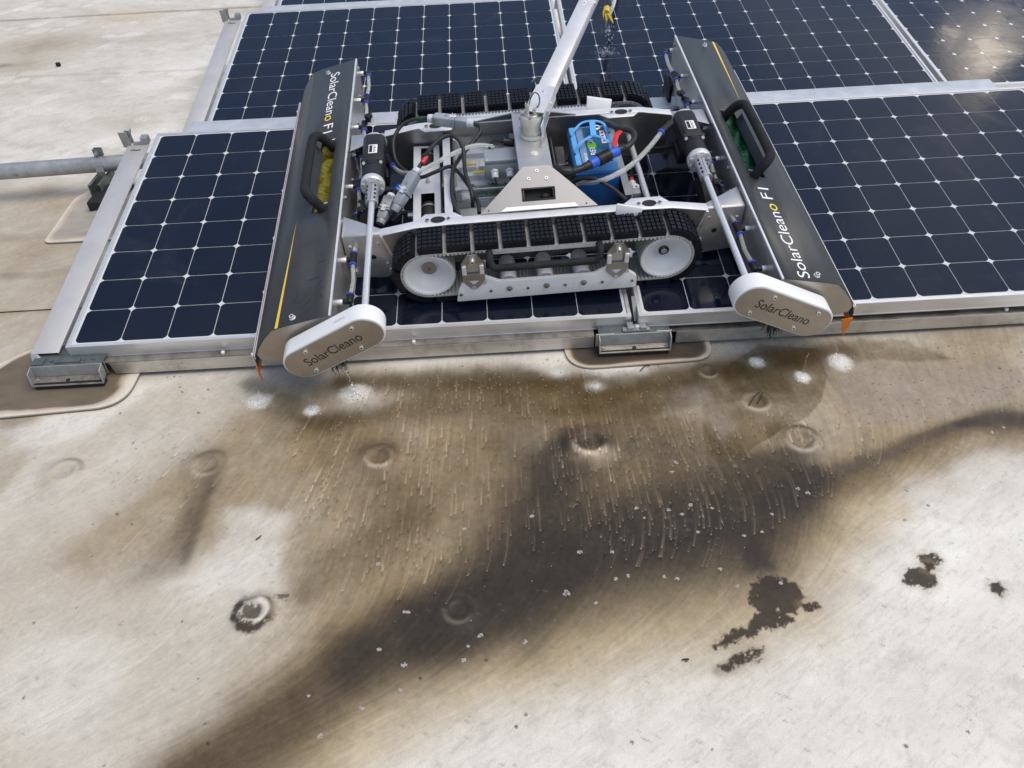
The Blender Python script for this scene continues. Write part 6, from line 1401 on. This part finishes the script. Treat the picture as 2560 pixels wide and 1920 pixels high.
# ---- the two rubber tracks
ZC, XC = .102, .327
LT = 2 * (2 * XC) + 2 * math.pi * .078
def track_pt(s_, off):
    s_ %= LT; r0 = .078 + off; a = 2 * XC; q = math.pi * .078
    if s_ < a: return (-XC + s_, ZC + r0), (1, 0)
    s_ -= a
    if s_ < q: t = s_ / .078; return (XC + math.sin(t) * r0, ZC + math.cos(t) * r0), (math.cos(t), -math.sin(t))
    s_ -= q
    if s_ < a: return (XC - s_, ZC - r0), (-1, 0)
    s_ -= a; t = s_ / .078; return (-XC - math.sin(t) * r0, ZC - math.cos(t) * r0), (-math.cos(t), math.sin(t))
for y0, y1, f in ((-.420, -.325, -1), (.352, .257, 1)):
    tk = empty('track'); tk.parent = ROB; dy = y1 - y0
    NB = 220; b = MB(); vs = []
    for i in range(NB):
        s_ = LT * i / NB
        (xo, zo), _ = track_pt(s_, 0); (xi_, zi), _ = track_pt(s_, -.0045 if i % 2 else -.0030)
        vs += [(xo, y0, zo), (xo, y1, zo), (xi_, y1, zi), (xi_, y0, zi)]
    b.add(vs, [(4 * i + k, 4 * i + (k + 1) % 4, 4 * ((i + 1) % NB) + (k + 1) % 4, 4 * ((i + 1) % NB) + k) for i in range(NB) for k in range(4)])
    b.build('carrier_belt', M['beltgrey'], tk, smooth=30)
    b = MB(); n = 168
    for i in range(n):                                   # drive teeth on the inside of the belt, their ends show along the edge
        sA, sB = LT * (i + .15) / n, LT * (i + .85) / n; pA = [track_pt(sA, -.0048)[0], track_pt(sB, -.0048)[0], track_pt(sB - .0012, -.0085)[0], track_pt(sA + .0012, -.0085)[0]]
        b.add([(x, y, z) for y in (y0 - f * -.0015, y1) for x, z in pA], [(0, 1, 2, 3), (7, 6, 5, 4), (0, 4, 5, 1), (1, 5, 6, 2), (2, 6, 7, 3), (3, 7, 4, 0)])
    b.build('belt_teeth', M['belt'], tk, smooth=0)
    nb = 24; pit = LT / nb; bl = pit * .855; s00 = XC - .2011 + pit * .5 - bl / 2 - pit * .0
    for k in range(nb):
        b = MB(); sA = s00 + k * pit; ns = 10
        prev = None; vs = []
        for i in range(ns + 1):
            q = sA + bl * i / ns; (xo, zo), _ = track_pt(q, .0175); (xi_, zi), _ = track_pt(q, .0004); vs += [(xi_, y0 + f * .0005, zi), (xi_, y1, zi), (xo, y1, zo), (xo, y0 + f * .0005, zo)]
        b.add(vs, [(4 * i + e, 4 * (i + 1) + e, 4 * (i + 1) + (e + 1) % 4, 4 * i + (e + 1) % 4) for i in range(ns) for e in range(4)]); b.add(vs, [(3, 2, 1, 0), tuple(4 * ns + e for e in range(4))])
        for i in range(5):
            for j in range(6):
                q0, q1 = sA + bl * (i + .07) / 5, sA + bl * (i + .93) / 5; ja, jb_ = y0 + dy * (j + .07) / 6, y0 + dy * (j + .93) / 6
                def pp(q, off, y): (x, z), _ = track_pt(q, off); return (x, y, z)
                h = .0235 + random.uniform(-.0004, .0004); m1 = (q1 - q0) * .1; m2 = (jb_ - ja) * .08
                b.hexa([pp(q0, .0174, ja), pp(q1, .0174, ja), pp(q1, .0174, jb_), pp(q0, .0174, jb_)], [pp(q0 + m1, h, ja + m2), pp(q1 - m1, h, ja + m2), pp(q1 - m1, h, jb_ - m2), pp(q0 + m1, h, jb_ - m2)])
        b.build('tread_block', M['rubber'], tk, smooth=0)
    for k, sx in enumerate((-1, 1)):
        b = MB(); pr = [(0, .036), (.0225, .036), (.0235, .035), (.027, .031), (.036, .020), (.046, .0125), (.055, .0085), (.0595, .0065), (.0625, .0035), (.0645, .001), (.0695, 0), (.0695, .001), (.0695, .094), (0, .094)]
        yy0 = y0 if f < 0 else y1
        b.lathe(pr, (sx * XC, min(y0, y1), ZC), (0, 1, 0), 56)
        wl = b.build('drive_wheel', M['wheel'] if f < 0 else M['conn'], tk, smooth=30)
        b = MB()
        for j in range(52):
            a = j * 2 * math.pi / 52; c, s_ = math.cos(a), math.sin(a); b.box(0, 0, 0, 0, 0, 0) if False else b.bar((sx * XC + c * .0708, min(y0, y1) + .001, ZC + s_ * .0708), (sx * XC + c * .0708, max(y0, y1) - .001, ZC + s_ * .0708), .0042, .0030, up=(c, 0, s_))
        b.build('wheel_rib', M['belt'], wl, smooth=0)
        if f < 0:
            b = MB(); yf = y0 + .0355
            if sx < 0: b.cyl((sx * XC, yf, ZC), (sx * XC, yf - .003, ZC), .0205, n=28); b.cyl((sx * XC, yf - .003, ZC), (sx * XC, yf - .006, ZC), .0045, n=10); b.cyl((sx * XC, yf - .006, ZC), (sx * XC, yf - .0063, ZC), .0022, n=6, mat=1); b.build('hub_disc', [M['steel_d'], M['dark']], wl)
            else: b.lathe([(.0125, .003), (.0150, 0), (.0150, .004)], (sx * XC, yf - .006, ZC), (0, 1, 0), 24, mat=1); b.cyl((sx * XC, yf, ZC), (sx * XC, yf - .009, ZC), .0085, n=20); b.cyl((sx * XC, yf, ZC), (sx * XC, yf - .002, ZC), .0145, n=24, mat=1); b.build('hub_axle', [M['steel'], M['black']], wl, bevel=.0006, seg=1)
    if f < 0:
        ya = y0 - .010
        b = MB(); pl = rounded([(-.2585, .0195), (.2465, .0215), (.2450, .0640), (.2210, .0830), (.1640, .1040), (.1240, .0815), (-.1360, .0815), (-.1750, .1040), (-.2380, .0830), (-.2490, .0640)], [.006, .008, .006, .006, .004, .01, .01, .004, .006, .006], 4)
        sp = MB().prism(pl, ya - .012, ya, 'y').build('side_skid', M['plate_white'], tk, bevel=.0012)
        b = MB()
        for x in (-.110, -.0067, .0967): b.cyl((x, ya - .012, .0555), (x, ya - .0155, .0555), .0085, n=18); b.cyl((x, ya - .0155, .0555), (x, ya - .019, .0555), .0055, n=14); b.cyl((x, ya - .019, .0555), (x, ya - .0192, .0555), .0028, n=6, mat=1)
        for x, z in ((-.1615, .052), (-.0585, .052), (.0455, .052), (.149, .052), (.2335, .048), (-.245, .046)): b.cyl((x, ya - .012, z), (x, ya - .015, z), .0046, n=12); b.cyl((x, ya - .015, z), (x, ya - .0152, z), .0024, n=6, mat=1)
        pieces(b, 'skid_screw', [M['steel_d'], M['dark']], sp)
        for x in (-.110, -.0067, .0967):
            MB().lathe([(0, 0), (.0225, 0), (.0235, .001), (.0235, .084), (.0215, .090), (.014, .094), (0, .095)], (x, y0 + .002, .0575), (0, 1, 0), 26).build('idler_roller', M['wheel'], tk)
        MB().box(-.17, .155, y0 + .012, y1 - .002, .150, .168).build('upper_guide', M['alu'], tk, bevel=.004)
        for x in (-.2055, .1865):
            hb = empty('hanger'); hb.parent = tk
            yb = ya - .0135
            out_ = [(x - .0125, .188), (x + .0125, .188), (x + .0305, .160), (x + .0305, .112), (x + .0300, .096), (x + .0085, .068), (x - .0085, .068), (x - .0300, .096), (x - .0305, .112), (x - .0305, .160)]
            b = MB(); 
            def fr(o_, i_): 
                m_ = len(o_)
                for k_ in range(m_):
                    a_, b2 = o_[k_], o_[(k_ + 1) % m_]; c_, d_ = i_[k_], i_[(k_ + 1) % m_]
                    b.hexa([(a_[0], yb, a_[1]), (b2[0], yb, b2[1]), (d_[0], yb, d_[1]), (c_[0], yb, c_[1])], [(a_[0], yb - .003, a_[1]), (b2[0], yb - .003, b2[1]), (d_[0], yb - .003, d_[1]), (c_[0], yb - .003, c_[1])])
            fr([(x - .0305, .160), (x - .0125, .188), (x + .0125, .188), (x + .0305, .160), (x + .0305, .104), (x - .0305, .104)], [(x - .0165, .152), (x - .0115, .158), (x + .0115, .158), (x + .0165, .152), (x + .0165, .121), (x - .0165, .121)])
            fr([(x - .0305, .1038), (x + .0305, .1038), (x + .0295, .093), (x + .0080, .068), (x - .0080, .068), (x - .0295, .093)], [(x - .0165, .0975), (x + .0165, .0975), (x + .0150, .0945), (x + .0040, .083), (x - .0040, .083), (x - .0150, .0945)])
            b.build('hanger_plate', M['steel_d'], hb)
            b = MB()
            for sg in (-1, 1): b.box(x + sg * .0175, x + sg * .0298, yb - .0075, yb - .003, .122, .154)
            pieces(b, 'spring_strap', M['alu'], hb, bevel=.002)
            b = MB(); b.box(x - .0160, x + .0160, yb + .004, yb + .006, .118, .160); b.build('back_plate', M['steel'], hb)
            b = MB(); b.cyl((x, yb - .003, .173), (x, yb - .0055, .173), .0095, n=16); b.cyl((x, yb - .0055, .173), (x, yb - .014, .171), .0068, n=14); b.cyl((x, yb - .014, .171), (x, yb - .0143, .171), .0035, n=6, mat=1); b.cyl((x - .0015, yb - .003, .072), (x - .0015, yb - .006, .072), .0062, n=10); b.cyl((x + .028, yb - .002, .090), (x + .028, yb - .006, .090), .0055, n=10)
            pieces(b, 'hanger_bolt', [M['steel'], M['dark']], hb)
        hd = [(-.158, y0 + .02, .172), (-.159, y0 - .018, .170), (-.157, y0 - .030, .158), (-.148, y0 - .034, .146), (-.130, y0 - .034, .143), (0, y0 - .034, .143), (.112, y0 - .034, .143), (.128, y0 - .034, .147), (.136, y0 - .030, .158), (.138, y0 - .018, .170), (.137, y0 + .02, .172)]
        MB().tube(spline(hd, 5), .0102, 14).build('carry_bar', M['foam'], tk, smooth=60)
    else:
        MB().box(-.25, .24, y0 + .004, y0 + .014, .02, .085).build('side_skid', M['plate_white'], tk, bevel=.002)
        b = MB(); b.prism([(.03, .205), (.045, .222), (.075, .222), (.115, .208)], y0 + .020, y0 + .024, 'y'); b.build('hanger', M['steel'], tk)
        for x in (-.13, -.005, .13): MB().cyl((x, y1 - .002, .155), (x, y1 - .028, .155), .009, n=16).build('spacer', M['wheel'], tk)

# ------------------------------------------------------------------ the battery standing in the chassis
BAT = empty('battery', MR, 'bright blue battery standing in the right half of the robot', 'battery')
bw = lambda t: None
x0, x1, y0, y1 = .1100, .2370, -.130, .070
def tap(xa, xb, ya, yb, za, zb, k): return MB().hexa([(xa, ya, za), (xb, ya, za), (xb, yb, za), (xa, yb, za)], [(xa + k, ya + k, zb), (xb - k, ya + k, zb), (xb - k, yb - k, zb), (xa + k, yb - k, zb)])
tap(x0 + .004, x1 + .006, y0 - .006, y1, .0325, .186, .002).build('case', M['batd'], BAT, bevel=.003)
tap(x0 + .002, x1 + .004, y0 - .005, y1 + .001, .1865, .192, .001).build('case_rib', M['batd'], BAT, bevel=.001)
lid = tap(x0, x1, y0, y1, .1922, .2195, .004).build('lid', M['batl'], BAT, bevel=.0025)
MB().box(x0 + .020, x1 - .016, y0 + .008, y1 - .010, .2197, .2205).build('label_sheet', M['batlab'], lid)
MB().box(x0 + .0225, x0 + .042, y0 + .010, y1 - .014, .22075, .2210).build('label_band', M['batband'] if 'batband' in M else M['conn'], lid, smooth=0)
fit_text('lettering', 'RELiON', M['pwhite'], frame3((.1780, -.085, .2208), (0, 1, 0), (-1, 0, 0)), lid, .092, .0165, thin=-.006)
fit_text('lettering', 'RB24V20', M['pwhite'], frame3((.1500, y0 + .013, .2212), (0, 1, 0), (-1, 0, 0)), lid, .042, .0085)
fit_text('lettering', 'LiFePO4', M['conn'], frame3((.1490, y0 + .062, .2212), (0, 1, 0), (-1, 0, 0)), lid, .040, .0085, thin=-.006) if False else None
MB().box(.1585, .1830, -.050, -.026, .22075, .2212).build('green_patch', M['green'], lid, smooth=0)
b = MB(); b.box(.188, .200, -.0775, -.0745, .2208, .2212); b.box(.1925, .1955, -.082, -.070, .2208, .2212); b.build('plus_mark', M['red'], lid, smooth=0)
b = MB(); b.box(x1 - .034, x1 - .019, -.03, .036, .2208, .2212); w_ = b.build('warning_label', M['pwhite'], lid, smooth=0)
b = MB()
for k in range(4): b.box(x1 - .032, x1 - .024, -.024 + k * .014, -.016 + k * .014, .2213, .2215)
b.build('label_print', M['red'], w_, smooth=0)
b = MB(); b.lathe([(.006, .2206), (.011, .2206), (.012, .222), (.012, .226), (.009, .2275), (.005, .2265)], (.197, .048, 0), (0, 0, 1), 18); b.build('terminal', M['alu'], BAT)
hb = MB(); hb.tube(spline(RP['handleB'], 6), .0042, 8, flat=.55); hb.tube(spline(RP['handleB2'], 6), .0042, 8, flat=.55); a, c = RP['handleB3']; hb.bar(a, c, .017, .003); hb.build('carry_handle', M['batl2'] if 'batl2' in M else M['batl'], BAT, bevel=0)
b = MB()
for key in ('handleB', 'handleB2'):
    for p in (RP[key][0], RP[key][-1]): b.ball(p, .0042, 8, 6)
b.build('handle_anchor', M['batd'], BAT)
MB().tube(spline(RP['bat_cable'], 8), .0085, 12).build('battery_lead', M['cable'], BAT, smooth=60)
P_ = [Vector(p) for p in RP['bat_plug']]; pl = empty('power_plug'); pl.parent = BAT
MB().cyl(P_[0], P_[1], .0115, .0125, n=16).build('strain_relief', M['black'], pl, bevel=.001); MB().cyl(P_[1], P_[2], .0145, .0150, n=20).build('plug_body', M['bsleeve'], pl, bevel=.001)
b = MB(); d = (P_[3] - P_[2]).normalized(); b.cyl(P_[2], P_[3], .0165, n=20)
a_ = d.orthogonal().normalized(); c_ = d.cross(a_); L_ = (P_[3] - P_[2]).length
for k in range(18): t = k * 2 * math.pi / 18; r_ = a_ * math.cos(t) + c_ * math.sin(t); b.bar(P_[2] + r_ * .0168 + d * .002, P_[2] + r_ * .0168 + d * L_ * .42, .0032, .0026, up=r_); b.bar(P_[2] + r_ * .0168 + d * L_ * .5, P_[2] + r_ * .0168 + d * (L_ - .002), .0032, .0026, up=r_)
b.build('locking_ring', M['black'], pl)
MB().cyl(P_[3], P_[4], .0150, .0140, n=20).build('plug_body', M['bsleeve'], pl, bevel=.001); MB().cyl(P_[4], P_[5], .0125, .0105, n=16).build('strain_relief', M['black'], pl, bevel=.001)
MB().tube(spline(RP['shrink'], 5), [.0095] * 6 + [.0150] * 9 + [.0120], 12).build('shrink_sleeve', M['black'], BAT, smooth=60)
MB().tube(spline(RP['red_strap'], 6), .0078, 10, flat=.35).build('red_strap', M['red'], BAT, smooth=60)
